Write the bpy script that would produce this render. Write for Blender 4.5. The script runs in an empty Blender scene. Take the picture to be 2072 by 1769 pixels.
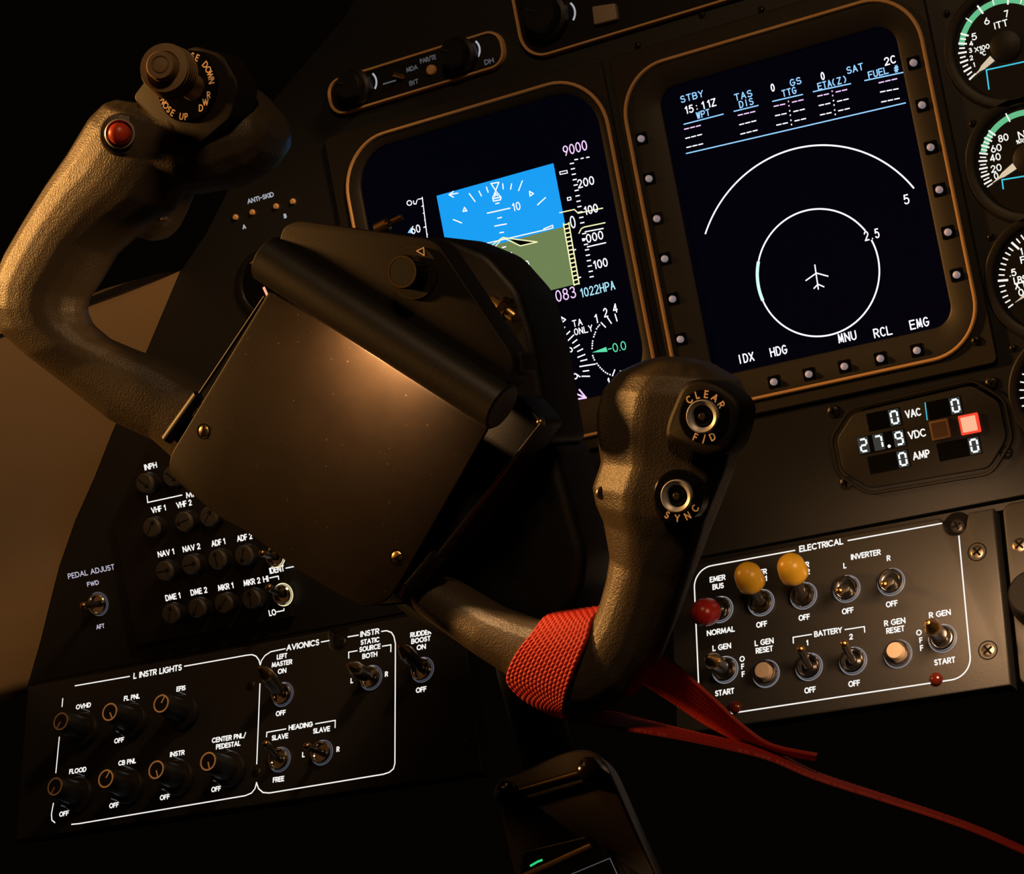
import bpy, math, random
from mathutils import Vector, Matrix
random.seed(7)
scn = bpy.context.scene
COL = scn.collection
MM = 0.001

# ------------------------------------------------------------------ camera
F_PX, CX, CY = 4500.0, 1036.0, 884.5
CAM = Vector((368.533021, -955.850506, -186.058856))            # millimetres
RX = Vector((0.8792690541, 0.4382264019, -0.1866642740))        # right
RY = Vector((-0.1939922786, -0.0284550772, -0.9805902837))      # down
RZ = Vector((-0.4350320981, 0.8984141190, 0.0599928694))        # forward
cam_data = bpy.data.cameras.new('camera'); cam = bpy.data.objects.new('camera', cam_data); COL.objects.link(cam)
cam_data.sensor_fit = 'HORIZONTAL'; cam_data.sensor_width = 36.0; cam_data.lens = F_PX * 36.0 / 2072.0
cam_data.clip_start = 0.02; cam_data.clip_end = 20
m = Matrix((RX, -RY, -RZ)).transposed().to_4x4(); m.translation = CAM * MM; cam.matrix_world = m
scn.camera = cam
cam_data.dof.use_dof = False

# ------------------------------------------------------------------ world, exposure, lights
w = bpy.data.worlds.new('night'); scn.world = w; w.use_nodes = True
w.node_tree.nodes['Background'].inputs[0].default_value = (1.0, 0.72, 0.45, 1)
w.node_tree.nodes['Background'].inputs[1].default_value = 0.0012
scn.view_settings.view_transform = 'Standard'; scn.view_settings.look = 'None'
scn.view_settings.exposure = 0.0; scn.view_settings.gamma = 1.0; scn.view_settings.use_curve_mapping = False

def area(name, loc, target, size, power, col, spread=180):
    l = bpy.data.lights.new(name, 'AREA'); l.energy = power; l.color = col; l.shape = 'DISK'; l.size = size * MM; l.spread = math.radians(spread)
    o = bpy.data.objects.new(name, l); COL.objects.link(o); o.location = Vector(loc) * MM
    o.rotation_euler = (Vector(target) - Vector(loc)).to_track_quat('-Z', 'Y').to_euler(); return o
def spot(name, loc, target, power, col, angle=60, blend=.6, size=10):
    l = bpy.data.lights.new(name, 'SPOT'); l.energy = power; l.color = col; l.spot_size = math.radians(angle); l.spot_blend = blend; l.shadow_soft_size = size * MM
    o = bpy.data.objects.new(name, l); COL.objects.link(o); o.location = Vector(loc) * MM
    o.rotation_euler = (Vector(target) - Vector(loc)).to_track_quat('-Z', 'Y').to_euler(); return o
WARM = (1.0, 0.46, 0.12)
spot('map_light', (-1010, -480, 350), (-35, -250, -85), 64, WARM, 26, .6, 55)
area('dome_lamp', (330, -800, 420), (-250, -50, -100), 120, 1.35, (1.0, .60, .30))
spot('flood_lamp_pedestal', (140, -100, -200), (100, -25, -252), 1.2, (1, .57, .29), 104, 1, 25)
spot('sidewall_fill', (70, -150, 165), (-345, -80, -140), 2.9, (1, .57, .24), 52, .5, 30)  # unseen fill light, added to brighten the left side wall

# ------------------------------------------------------------------ planes: pixel <-> plane helpers
class Plane:
    def __init__(s, o, x, y):
        s.o = Vector(o); s.x = Vector(x).normalized(); s.y = Vector(y).normalized(); s.n = s.x.cross(s.y)
    def w(s, x, y, h=0.0): return s.o + s.x * x + s.y * y + s.n * h
    def p(s, u, v, h=0.0):
        d = RX * ((u - CX) / F_PX) + RY * ((v - CY) / F_PX) + RZ
        o = s.o + s.n * h
        q = CAM + d * ((o - CAM).dot(s.n) / d.dot(s.n)) - o
        return (q.dot(s.x), q.dot(s.y))
    def W(s, u, v, h=0.0): return s.w(*s.p(u, v, h), h)
MAIN = Plane((0, 0, 0), (1, 0, 0), (0, 0, 1))                    # n = -Y, towards the pilot
TA = math.radians(22)
LOW = Plane((0, -6, -205), (1, 0, 0), (0, math.sin(TA), math.cos(TA)))
YK = Plane((0, -250, 0), (1, 0, 0), (0, 0, 1))

# ------------------------------------------------------------------ materials
def mat(name, col, rough=.5, metal=0.0, bump=None, emit=None, estr=1.0, spec=.5, var=None, coat=0):
    m = bpy.data.materials.new(name); m.use_nodes = True; nt = m.node_tree; b = nt.nodes['Principled BSDF']
    b.inputs['Base Color'].default_value = (*col, 1); b.inputs['Roughness'].default_value = rough; b.inputs['Metallic'].default_value = metal
    b.inputs['Specular IOR Level'].default_value = spec; b.inputs['Coat Weight'].default_value = coat
    if emit: b.inputs['Emission Color'].default_value = (*emit, 1); b.inputs['Emission Strength'].default_value = estr
    if bump or var: tc = nt.nodes.new('ShaderNodeTexCoord')
    if bump:
        n = nt.nodes.new('ShaderNodeTexNoise'); n.inputs['Scale'].default_value = bump[0]; n.inputs['Detail'].default_value = 2
        nt.links.new(tc.outputs['Object'], n.inputs['Vector'])
        bp = nt.nodes.new('ShaderNodeBump'); bp.inputs['Strength'].default_value = bump[1]; bp.inputs['Distance'].default_value = bump[2]
        nt.links.new(n.outputs['Fac'], bp.inputs['Height']); nt.links.new(bp.outputs['Normal'], b.inputs['Normal'])
    if var:
        n2 = nt.nodes.new('ShaderNodeTexNoise'); n2.inputs['Scale'].default_value = var[0]; n2.inputs['Detail'].default_value = 6; n2.inputs['Roughness'].default_value = .7
        nt.links.new(tc.outputs['Object'], n2.inputs['Vector'])
        r = nt.nodes.new('ShaderNodeValToRGB'); r.color_ramp.elements[0].position = .35; r.color_ramp.elements[1].position = .75
        r.color_ramp.elements[0].color = (*col, 1); r.color_ramp.elements[1].color = (*var[1], 1)
        nt.links.new(n2.outputs['Fac'], r.inputs['Fac']); nt.links.new(r.outputs['Color'], b.inputs['Base Color'])
    return m
M = {}
M['panel'] = mat('panel_paint', (.0185, .0185, .0185), .55, bump=(900, .25, .0002))
M['panel_dark'] = mat('dark_panel_paint', (.012, .0105, .009), .5, bump=(900, .2, .0002))
M['bezel'] = mat('bezel_paint', (.026, .022, .017), .5, bump=(1100, .2, .0001))
M['rim'] = mat('tan_edge_paint', (.90, .54, .23), .45)
M['black'] = mat('black_plastic', (.009, .008, .007), .5, bump=(700, .15, .0002))
M['blackgloss'] = mat('black_gloss', (.006, .006, .006), .12)
M['screen'] = mat('tube_glass', (.0015, .0015, .002), .35, spec=.06, emit=(.02, .025, .12), estr=.022)
M['yoke'] = mat('yoke_crackle_paint', (.075, .058, .038), .42, bump=(1500, .55, .0004))
M['yoke_smooth'] = mat('yoke_satin_paint', (.012, .009, .0065), .55, spec=.3, bump=(2000, .25, .0002))
M['plate'] = mat('worn_plate_paint', (.0100, .0066, .0042), .45, spec=.25, var=(60, (.0150, .0098, .0062)), bump=(500, .05, .0002))
def add_specks(m, col, scale, size):
    nt = m.node_tree; b = nt.nodes['Principled BSDF']; src = b.inputs['Base Color'].links[0].from_socket
    tc = nt.nodes.new('ShaderNodeTexCoord'); v = nt.nodes.new('ShaderNodeTexVoronoi'); v.inputs['Scale'].default_value = scale
    sep = nt.nodes.new('ShaderNodeSeparateColor'); lt = nt.nodes.new('ShaderNodeMath'); lt.operation = 'LESS_THAN'; mu = nt.nodes.new('ShaderNodeMath'); mu.operation = 'MULTIPLY'; mu.inputs[1].default_value = size
    pw = nt.nodes.new('ShaderNodeMath'); pw.operation = 'POWER'; pw.inputs[1].default_value = 6
    mx = nt.nodes.new('ShaderNodeMix'); mx.data_type = 'RGBA'; mx.inputs['B'].default_value = (*col, 1)
    L = nt.links.new; L(tc.outputs['Object'], v.inputs['Vector']); L(v.outputs['Color'], sep.inputs['Color']); L(sep.outputs[0], pw.inputs[0]); L(pw.outputs[0], mu.inputs[0])
    L(v.outputs['Distance'], lt.inputs[0]); L(mu.outputs[0], lt.inputs[1]); L(lt.outputs[0], mx.inputs['Factor']); L(src, mx.inputs['A']); L(mx.outputs['Result'], b.inputs['Base Color'])
add_specks(M['plate'], (.045, .032, .021), 480, .2)
M['tan'] = mat('tan_sidewall_trim', (.56, .37, .19), .6)
M['chrome'] = mat('bright_chrome', (.75, .75, .78), .18, 1)
M['steel'] = mat('dull_steel', (.20, .17, .13), .38, 1)
M['hub'] = mat('hub_black', (.006, .006, .0065), .5, bump=(1500, .3, .0002))
M['satin'] = mat('satin_chrome', (.85, .85, .88), .42, .55)
M['brass'] = mat('brass_metal', (.62, .42, .18), .3, 1)
M['screw'] = mat('black_screw_head', (.030, .027, .024), .35, .4)
M['lever'] = mat('dark_lever_metal', (.10, .09, .08), .3, .7)
M['bronze'] = mat('bronze_lever_tip', (.55, .33, .12), .28, 1)
M['yellow'] = mat('yellow_plastic', (.60, .36, .022), .35)
M['red'] = mat('red_plastic', (.30, .012, .008), .3)
M['redbtn'] = mat('red_button_plastic', (.65, .06, .02), .35)
M['ivory'] = mat('ivory_plastic', (.44, .35, .26), .5)
M['capgray'] = mat('gray_knob_cap', (.075, .066, .055), .5)
M['amberring'] = mat('amber_lit_ring', (.3, .15, .05), .5, emit=(.62, .24, .06), estr=.28)
M['amberring_dim'] = mat('dim_amber_ring', (.3, .15, .05), .5, emit=(.5, .25, .08), estr=.07)
M['orangeletter'] = mat('amber_paint_lettering', (.75, .42, .14), .5, emit=(.8, .40, .12), estr=.22)
def em(name, col, s): return mat(name, (0, 0, 0), .5, emit=col, estr=s)
M['white'] = em('backlit_white', (1, .97, .93), .95)
M['whitedim'] = em('dim_backlit_white', (.85, .87, 1), .42)
M['whiteviolet'] = em('backlit_cool_white', (.86, .82, 1), .55)
M['tick'] = em('faint_backlit_mark', (.7, .75, .85), .10)
M['leak'] = em('panel_light_leak', (.85, .84, .92), .24)
M['leakdim'] = em('faint_panel_light_leak', (.75, .78, 1), .10)
M['leakwarm'] = em('bright_panel_light_leak', (1, .88, .5), 1.0)
M['s_white'] = em('tube_white', (.93, .92, 1), 1.15)
M['s_blue'] = em('tube_blue', (.30, .62, 1), 1.1)
M['s_cyan'] = em('tube_cyan', (.42, .85, 1), 1.0)
M['s_violet'] = em('tube_violet', (.92, .62, 1), 1.05)
M['s_yellow'] = em('tube_yellow', (.95, .95, .50), 1.0)
M['s_green'] = em('tube_green', (.12, .85, .45), .9)
M['s_sky'] = em('tube_sky', (.008, .37, .98), .93)
M['s_ground'] = em('tube_ground', (.19, .27, .105), .82)
M['g_white'] = em('gauge_white', (1, .98, .92), .95)
M['g_green'] = em('gauge_green', (.16, .68, .33), .75)
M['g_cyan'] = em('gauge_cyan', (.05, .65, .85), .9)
M['needle'] = mat('ivory_needle', (.8, .76, .62), .5, emit=(.85, .80, .62), estr=.55)
M['seg'] = em('segment_white', (.88, 1, .98), 1.25)
M['segdim'] = em('segment_cell', (.55, .65, .65), .055)
M['redlit'] = em('lit_red_lamp', (1, .06, .03), 1.0)
M['redhot'] = em('lit_red_lamp_core', (1, .34, .20), 1.4)
M['amberoff'] = mat('unlit_amber_lamp', (.22, .12, .05), .5)
M['ambercore'] = mat('unlit_amber_lens', (.10, .055, .03), .4)
M['keytip'] = mat('pale_key_tip', (.72, .66, .72), .35, emit=(.7, .62, .72), estr=.22)
M['strap'] = mat('red_webbing', (.56, .030, .011), .62)
M['lampred'] = mat('dark_red_lamp', (.07, .008, .004), .15)
M['greenglint'] = em('green_glint_glow', (.03, .8, .25), .8)  # emission for the painted green reflection on the bottom box

# ------------------------------------------------------------------ mesh builder
class MB:
    def __init__(s): s.v = []; s.f = []
    def add(s, vs, fs):
        b = len(s.v); s.v += [tuple(v) for v in vs]; s.f += [tuple(i + b for i in f) for f in fs]; return s
    def loft(s, rings, closed=True, cap=True):
        n = len(rings[0]); vs = [p for r in rings for p in r]; fs = []
        for i in range(len(rings) - 1):
            for j in range(n if closed else n - 1):
                k = (j + 1) % n; fs.append((i * n + j, i * n + k, (i + 1) * n + k, (i + 1) * n + j))
        if cap: fs.append(tuple(range(n - 1, -1, -1))); fs.append(tuple((len(rings) - 1) * n + j for j in range(n)))
        return s.add(vs, fs)
    def lathe(s, base, axis, prof, seg=32, squash=1.0, up=None):
        a = Vector(axis).normalized(); t = Vector(up) if up else (Vector((1, 0, 0)) if abs(a.x) < .8 else Vector((0, 0, 1)))
        e1 = (t - a * t.dot(a)).normalized(); e2 = a.cross(e1); base = Vector(base)
        rings = [[base + a * h + e1 * (r * math.cos(2 * math.pi * k / seg)) + e2 * (r * squash * math.sin(2 * math.pi * k / seg)) for k in range(seg)] for r, h in prof]
        return s.loft(rings)
    def cyl(s, p0, p1, r0, r1=None, seg=20):
        p0, p1 = Vector(p0), Vector(p1); L = (p1 - p0).length
        return s.lathe(p0, p1 - p0, [(r0, 0), (r0 if r1 is None else r1, L)], seg)
    def ball(s, c, r, ax=(0, -1, 0), st=1.0, seg=28, n=14):
        return s.lathe(c, ax, [(max(1e-3, r * math.sin(math.pi * i / n)), -r * st * math.cos(math.pi * i / n)) for i in range(n + 1)], seg)
    def tube(s, pts, r, seg=12):
        pts = [Vector(p) for p in pts]; rings = []; ref = None
        for i, p in enumerate(pts):
            t = (pts[min(i + 1, len(pts) - 1)] - pts[max(i - 1, 0)]).normalized()
            if ref is None: ref = t.orthogonal()
            e1 = (ref - t * ref.dot(t)).normalized(); ref = e1; e2 = t.cross(e1); rr = r[i] if isinstance(r, (list, tuple)) else r
            rings.append([p + e1 * (rr * math.cos(2 * math.pi * k / seg)) + e2 * (rr * math.sin(2 * math.pi * k / seg)) for k in range(seg)])
        return s.loft(rings)
    def prism(s, pl, poly, h0, h1, bev=0.0):
        poly = ccw(poly)
        rings = [[pl.w(x, y, h0) for x, y in poly]]
        if bev > 0:
            for k in range(4):
                a = k / 3 * math.pi / 2
                q = inset(poly, bev * (1 - math.cos(a))); rings.append([pl.w(x, y, h1 - bev + bev * math.sin(a)) for x, y in q])
        else: rings.append([pl.w(x, y, h1) for x, y in poly])
        return s.loft(rings)
    def ringband(s, pl, loops):                                    # closed profile of loops [(poly, h)...] bridged
        return s.loft([[pl.w(x, y, h) for x, y in ccw(p)] for p, h in loops], cap=False)
    def closedband(s, pl, loops):
        L = [[pl.w(x, y, h) for x, y in ccw(p)] for p, h in loops]
        return s.loft(L + [L[0]], cap=False)
    def stroke(s, pl, pts, wd, h=0.0, closed=False):
        pts = [Vector((p[0], p[1])) for p in pts]
        q = [pts[0]]
        for p in pts[1:]:
            if (p - q[-1]).length > 1e-5: q.append(p)
        pts = q
        if len(pts) < 2: return s
        if closed and (pts[0] - pts[-1]).length > 1e-5: pts.append(pts[0].copy())
        runs = [[pts[0]]]
        for i in range(1, len(pts)):
            runs[-1].append(pts[i])
            if i < len(pts) - 1 and (pts[i] - pts[i - 1]).angle(pts[i + 1] - pts[i]) > .75: runs.append([pts[i]])
        for r in runs:
            loop = closed and len(runs) == 1
            r = [p.copy() for p in r]
            if not loop:
                a = (r[0] - r[1]).normalized() * wd * .38; b = (r[-1] - r[-2]).normalized() * wd * .38; r[0] = r[0] + a; r[-1] = r[-1] + b
            Ls, Rs = [], []
            for i, p in enumerate(r):
                t0 = (r[i] - r[i - 1]).normalized() if i > 0 else ((r[-1] - r[-2]).normalized() if loop else None)
                t1 = (r[i + 1] - r[i]).normalized() if i < len(r) - 1 else ((r[1] - r[0]).normalized() if loop else None)
                t0 = t0 or t1; t1 = t1 or t0
                t = (t0 + t1).normalized(); k = 1 / max(.5, t.dot(t1)); n = Vector((-t.y, t.x)) * (wd / 2 * k)
                Ls.append(pl.w(*(p + n), h)); Rs.append(pl.w(*(p - n), h))
            n = len(r); s.add(Rs + Ls, [(i, i + 1, n + i + 1, n + i) for i in range(n - 1)])
        return s
    def flat(s, pl, poly, h): poly = ccw(poly); return s.add([pl.w(x, y, h) for x, y in poly], [tuple(range(len(poly)))])
    def build(s, name, material, parent=None, smooth=38, label=None):
        root = parent
        while root is not None and root.parent is not None: root = root.parent
        off = Vector(ORIGIN[root.name]) if root is not None else Vector((0, 0, 0))
        me = bpy.data.meshes.new(name); me.from_pydata([tuple((Vector(v) - off) * MM) for v in s.v], [], s.f); me.update()
        me.materials.append(M[material] if isinstance(material, str) else material)
        if smooth:
            me.polygons.foreach_set('use_smooth', [True] * len(me.polygons)); me.set_sharp_from_angle(angle=math.radians(smooth))
        o = bpy.data.objects.new(name, me); COL.objects.link(o)
        if parent is not None: o.parent = parent
        if label: o['label'] = label
        return o
ORIGIN = {}
def thing(name, base, label, cat, group=None):
    o = bpy.data.objects.new(name, None); COL.objects.link(o); o.empty_display_size = .01
    o.location = Vector(base) * MM; ORIGIN[o.name] = tuple(base); o['label'] = label; o['category'] = cat
    if group: o['group'] = group
    return o
def ccw(p):
    a = sum(p[i][0] * p[(i + 1) % len(p)][1] - p[(i + 1) % len(p)][0] * p[i][1] for i in range(len(p)))
    return list(p) if a > 0 else list(p)[::-1]
def inset(p, d):
    if d == 0: return list(p)
    n = len(p); out = []
    for i in range(n):
        a = Vector(p[i - 1]); b = Vector(p[i]); c = Vector(p[(i + 1) % n])
        t0 = (b - a); t1 = (c - b)
        t0 = t0.normalized() if t0.length > 1e-6 else t1.normalized(); t1 = t1.normalized() if t1.length > 1e-6 else t0
        t = (t0 + t1); t = t.normalized() if t.length > 1e-6 else t0
        k = 1 / max(.4, t.dot(t1)); q = b + Vector((-t.y, t.x)) * d * k; out.append((q.x, q.y))
    return out
def rrect(x0, x1, y0, y1, r, n=8):
    r = r if isinstance(r, (list, tuple)) else [r] * 4; out = []                     # BL, BR, TR, TL
    for (cx, cy, a, rr) in ((x0 + r[0], y0 + r[0], 180, r[0]), (x1 - r[1], y0 + r[1], 270, r[1]), (x1 - r[2], y1 - r[2], 0, r[2]), (x0 + r[3], y1 - r[3], 90, r[3])):
        for k in range(n + 1):
            t = math.radians(a + 90 * k / n); out.append((cx + rr * math.cos(t), cy + rr * math.sin(t)))
    return out
def rpoly(pts, r, n=6):
    out = []; N = len(pts)
    for i in range(N):
        a, b, c = Vector(pts[i - 1]), Vector(pts[i]), Vector(pts[(i + 1) % N]); rr = r[i] if isinstance(r, (list, tuple)) else r
        d0 = min(rr, (a - b).length * .48); d1 = min(rr, (c - b).length * .48)
        p0 = b + (a - b).normalized() * d0; p1 = b + (c - b).normalized() * d1
        for k in range(n + 1):
            t = k / n; q = p0 * (1 - t) ** 2 + b * 2 * t * (1 - t) + p1 * t * t; out.append((q.x, q.y))
    return out
def circ(cx, cy, r, n=40, a0=0, a1=360, ry=None):
    full = abs(a1 - a0) >= 360; m_ = n if full else n + 1
    return [(cx + r * math.cos(math.radians(a0 + (a1 - a0) * k / n)), cy + (ry or r) * math.sin(math.radians(a0 + (a1 - a0) * k / n))) for k in range(m_)]
def PX(pl, pts, h=0.0): return [pl.p(u, v, h) for u, v in pts]

# ------------------------------------------------------------------ single-stroke lettering
def _a(cx, cy, rx, ry, a0, a1, n=12): return [(cx + rx * math.cos(math.radians(a0 + (a1 - a0) * k / n)), cy + ry * math.sin(math.radians(a0 + (a1 - a0) * k / n))) for k in range(n + 1)]
G = {
 'A': (.74, [[(0, 0), (.5, 1), (1, 0)], [(.19, .34), (.81, .34)]]),
 'B': (.55, [[(0, .53), (0, 1), (.5, 1)] + _a(.5, .765, .42, .235, 90, -90) + [(0, .53), (0, 0), (.52, 0)] + _a(.52, .265, .48, .265, -90, 90) + [(0, .53)]]),
 'C': (.72, [_a(.56, .5, .56, .5, 48, 312, 18)]),
 'D': (.66, [[(0, 0), (0, 1), (.4, 1)] + _a(.4, .5, .6, .5, 90, -90) + [(0, 0)]]),
 'E': (.48, [[(1, 1), (0, 1), (0, 0), (1, 0)], [(0, .52), (.9, .52)]]),
 'F': (.46, [[(1, 1), (0, 1), (0, 0)], [(0, .52), (.9, .52)]]),
 'G': (.78, [_a(.52, .5, .52, .5, 48, 355, 20) + [(.58, .46)]]),
 'H': (.64, [[(0, 0), (0, 1)], [(1, 0), (1, 1)], [(0, .52), (1, .52)]]),
 'I': (0.0, [[(0, 0), (0, 1)]]),
 'J': (.38, [[(1, 1), (1, .3)] + _a(.5, .28, .5, .28, 0, -170)]),
 'K': (.58, [[(0, 0), (0, 1)], [(.95, 1), (0, .42)], [(.3, .6), (1, 0)]]),
 'L': (.44, [[(0, 1), (0, 0), (1, 0)]]),
 'M': (.82, [[(0, 0), (.12, 1), (.5, .12), (.88, 1), (1, 0)]]),
 'N': (.66, [[(0, 0), (0, 1), (1, 0), (1, 1)]]),
 'O': (.82, [_a(.5, .5, .5, .5, 0, 360, 24)]),
 'P': (.50, [[(0, 0), (0, 1), (.5, 1)] + _a(.5, .735, .5, .265, 90, -90) + [(0, .47)]]),
 'Q': (.82, [_a(.5, .5, .5, .5, 0, 360, 24), [(.6, .3), (1, 0)]]),
 'R': (.54, [[(0, 0), (0, 1), (.5, 1)] + _a(.5, .745, .48, .255, 90, -90) + [(0, .49)], [(.45, .49), (1, 0)]]),
 'S': (.48, [_a(.5, .755, .45, .245, 35, 260, 12) + _a(.5, .26, .5, .26, 80, -150, 12)]),
 'T': (.54, [[(0, 1), (1, 1)], [(.5, 1), (.5, 0)]]),
 'U': (.60, [[(0, 1), (0, .36)] + _a(.5, .36, .5, .36, 180, 360) + [(1, 1)]]),
 'V': (.70, [[(0, 1), (.5, 0), (1, 1)]]),
 'W': (.98, [[(0, 1), (.27, 0), (.5, .92), (.73, 0), (1, 1)]]),
 'X': (.64, [[(0, 0), (1, 1)], [(0, 1), (1, 0)]]),
 'Y': (.64, [[(0, 1), (.5, .48), (1, 1)], [(.5, .48), (.5, 0)]]),
 'Z': (.60, [[(0, 1), (1, 1), (0, 0), (1, 0)]]),
 '0': (.58, [_a(.5, .5, .5, .5, 0, 360, 24)]),
 '1': (.22, [[(0, .78), (1, 1), (1, 0)]]),
 '2': (.54, [_a(.5, .71, .46, .29, 165, -28, 12) + [(0, 0), (1, 0)]]),
 '3': (.52, [_a(.48, .765, .42, .235, 150, -90, 12), _a(.48, .27, .52, .27, 90, -150, 12)]),
 '4': (.60, [[(.74, 0), (.74, 1), (0, .28), (1, .28)]]),
 '5': (.52, [[(.9, 1), (.2, 1), (.1, .56)] + _a(.46, .33, .52, .33, 130, -145, 12)]),
 '6': (.56, [_a(.5, .31, .5, .31, 0, 360, 20), [(.04, .42), (.62, 1)]]),
 '7': (.52, [[(0, 1), (1, 1), (.3, 0)]]),
 '8': (.54, [_a(.5, .765, .42, .235, 0, 360, 18), _a(.5, .27, .5, .27, 0, 360, 18)]),
 '9': (.56, [_a(.5, .69, .5, .31, 0, 360, 20), [(.96, .58), (.38, 0)]]),
 '.': (.02, [[(0, .03), (1, .03)]]), ':': (.02, [[(0, .22), (1, .22)], [(0, .72), (1, .72)]]),
 '-': (.40, [[(0, .5), (1, .5)]]), '/': (.42, [[(0, -.1), (1, 1.1)]]), '(': (.26, [_a(1.05, .5, 1, .62, 125, 235)]), ')': (.26, [_a(-.05, .5, 1, .62, 55, -55)]),
 '#': (.62, [[(.2, 0), (.42, 1)], [(.6, 0), (.82, 1)], [(0, .32), (.95, .32)], [(.05, .68), (1, .68)]]),
 '%': (.7, [_a(.22, .76, .2, .2, 0, 360), _a(.78, .24, .2, .2, 0, 360), [(.15, 0), (.85, 1)]]),
 '*': (.3, [_a(.5, .8, .5, .17, 0, 360)]), ' ': (.34, []),
}
def lettering(mb, pl, txt, x0, x1, y, hgt, wd, h=.08, mono=False, rot=0.0, flip=False):
    """text whose middle line runs from (x0,y) to (x1,y); fitted to that width"""
    adv = []; x = 0.0
    for i, c in enumerate(txt):
        gw = G[c][0]
        if mono: gw_ = .56; adv.append((x + (.16 if c in '1I' and False else 0), gw_ if c not in '1I.:' else gw)); x += .84
        else: adv.append((x, gw)); x += gw + (.24 if c != ' ' else .1)
    last = (adv[-1][0] + adv[-1][1]) or 1
    L = x1 - x0; sx = (L - wd) / last if last > 0.01 and L > wd else hgt
    cr, sr = math.cos(rot), math.sin(rot)
    for c, (ax, gw) in zip(txt, adv):
        off = (.28 if mono and c in 'I1.:' else 0)
        for pol in G[c][1]:
            pts = []
            for gx, gy in pol:
                X = wd / 2 + (ax + off + gx * gw) * sx; Y = (gy - .5) * (hgt - wd)
                pts.append((x0 + X * cr - Y * sr, y + X * sr + Y * cr))
            mb.stroke(pl, pts, wd, h)
            if len(pol) == 2 and c in '.:': pass
    return mb
def legend(parent, pl, txt, a, b, hgt=2.75, wd=.55, material='white', h=.08, name='legend', mono=False):
    (x0, y0), (x1, y1) = pl.p(*a, h), pl.p(*b, h)
    return lettering(MB(), pl, txt, x0, x1, (y0 + y1) / 2, hgt, wd, h, mono).build(name, material, parent, smooth=0)
def glyph(parent, pl, ch, c, hgt=2.75, wd=.55, material='white', h=.08, name='legend'):
    x, y = pl.p(*c, h); g = max(G[ch][0], .02) * hgt + wd * .6
    return lettering(MB(), pl, ch, x - g / 2, x + g / 2, y, hgt, wd, h).build(name, material, parent, smooth=0)
def pxline(parent, pl, pts, wd=.6, material='white', h=.07, name='border_line', closed=False):
    return MB().stroke(pl, PX(pl, pts, h), wd, h, closed).build(name, material, parent, smooth=0)
def screw(parent, pl, x, y, h, r=2.6, material='screw', cross=True, slot_ang=20, name='screw'):
    mb = MB().lathe(pl.w(x, y, h - .3), pl.n, [(r, 0), (r, .7), (r * .9, 1.1), (r * .55, 1.45), (.01, 1.6)], 24)
    o = mb.build(name, material, parent)
    s_ = MB()
    for a in ([slot_ang, slot_ang + 90] if cross else [slot_ang]):
        d = Vector((math.cos(math.radians(a)), math.sin(math.radians(a)))) * r * (.55 if cross else .92)
        s_.stroke(pl, [(x - d.x, y - d.y), (x + d.x, y + d.y)], r * .26, h + 1.36)
    s_.build('slot', 'blackgloss', o, smooth=0)
    return o
#PART2
def Z(x0, y0, s): return lambda u, v: (x0 + u * s, y0 + v * s)
z2, z3, z4, z7 = Z(600, 0, .33915), Z(1250, 0, .39672), Z(700, 250, .33925), Z(1100, 680, .3392)
zm, ze4, ze5, za, zl2, zl3 = Z(1600, 650, .25445), Z(1350, 1000, .26), Z(1680, 1000, .26012), Z(60, 880, .27992), Z(60, 1240, .26003), Z(480, 1240, .26001)
def S(o, kind): o['kind'] = kind; return o

# ------------------------------------------------------------------ setting: side wall, floor
EDGE = [(365, 548), (225, 880), (192, 964), (152, 1054), (120, 1146), (102, 1216), (82, 1297), (61, 1370), (50, 1405)]
eg = PX(MAIN, EDGE, -3); e0 = eg[0]
tx, ty = MAIN.p(0, 672, 130); dv = (tx - e0[0], ty - e0[1])
rows = []
for t, (bx, by) in enumerate(eg):
    t = t / (len(eg) - 1); r = []
    for h, kx in ((-3, 0), (4, .02), (10, .04), (17, .07), (26, .13), (40, .22), (70, .48), (127, 1.0), (200, 1.65), (420, 3.6)):
        r.append(MAIN.w(bx + dv[0] * kx, by + dv[1] * kx * (1 - t * .6), h))
    r += [p + Vector((-14, 0, 0)) for p in reversed(r)]
    rows.append(r)
wall = S(MB().loft(rows).build('wall_left', 'tan', smooth=60), 'structure')
fl = S(MB().prism(Plane((0, 0, -760), (1, 0, 0), (0, 1, 0)), [(-700, -1300), (700, -1300), (700, 500), (-700, 500)], -20, 0).build('floor', mat('dark_carpet', (.02, .018, .016), .9, bump=(300, .4, .002))), 'structure')

# ------------------------------------------------------------------ main instrument panel
ip = thing('instrument_panel', (0, 3, -194), 'large matt dark instrument panel sheet behind both screens and the round gauges', 'panel')
outline = PX(MAIN, EDGE[::-1] + [ (415, 475), (555, 200), (700, 30)], -3) + [(-95, 150), (270, 150), (270, -194), (-404, -196)]
MB().prism(MAIN, outline, -8, -3, .6).build('panel_sheet', 'panel', ip)
MB().prism(MAIN, [(-404, -196), (-404, -199), (270, -199), (270, -196)], -60, -3).build('panel_lip', 'panel_dark', ip)
for uv in [(1270, 150), (1190, 172), (1540, 20), (1915, 28), (1968, 250), (2005, 480), (2050, 705), (690, 315), (1385, 1217), (1290, 92), (1420, 30)]:
    x, y = MAIN.p(*uv, -3); screw(ip, MAIN, x, y, -3.2, 1.7, slot_ang=random.uniform(0, 90))
for t, a, b, hh in (('PEDAL ADJUST', (137, 1164), (232, 1150), 3.0), ('FWD', (176, 1182.4), (200, 1179), 2.5), ('AFT', (194.4, 1269), (211.5, 1267), 2.5)):
    legend(ip, MAIN, t, a, b, hh, .5, 'whiteviolet', -2.9)
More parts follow.
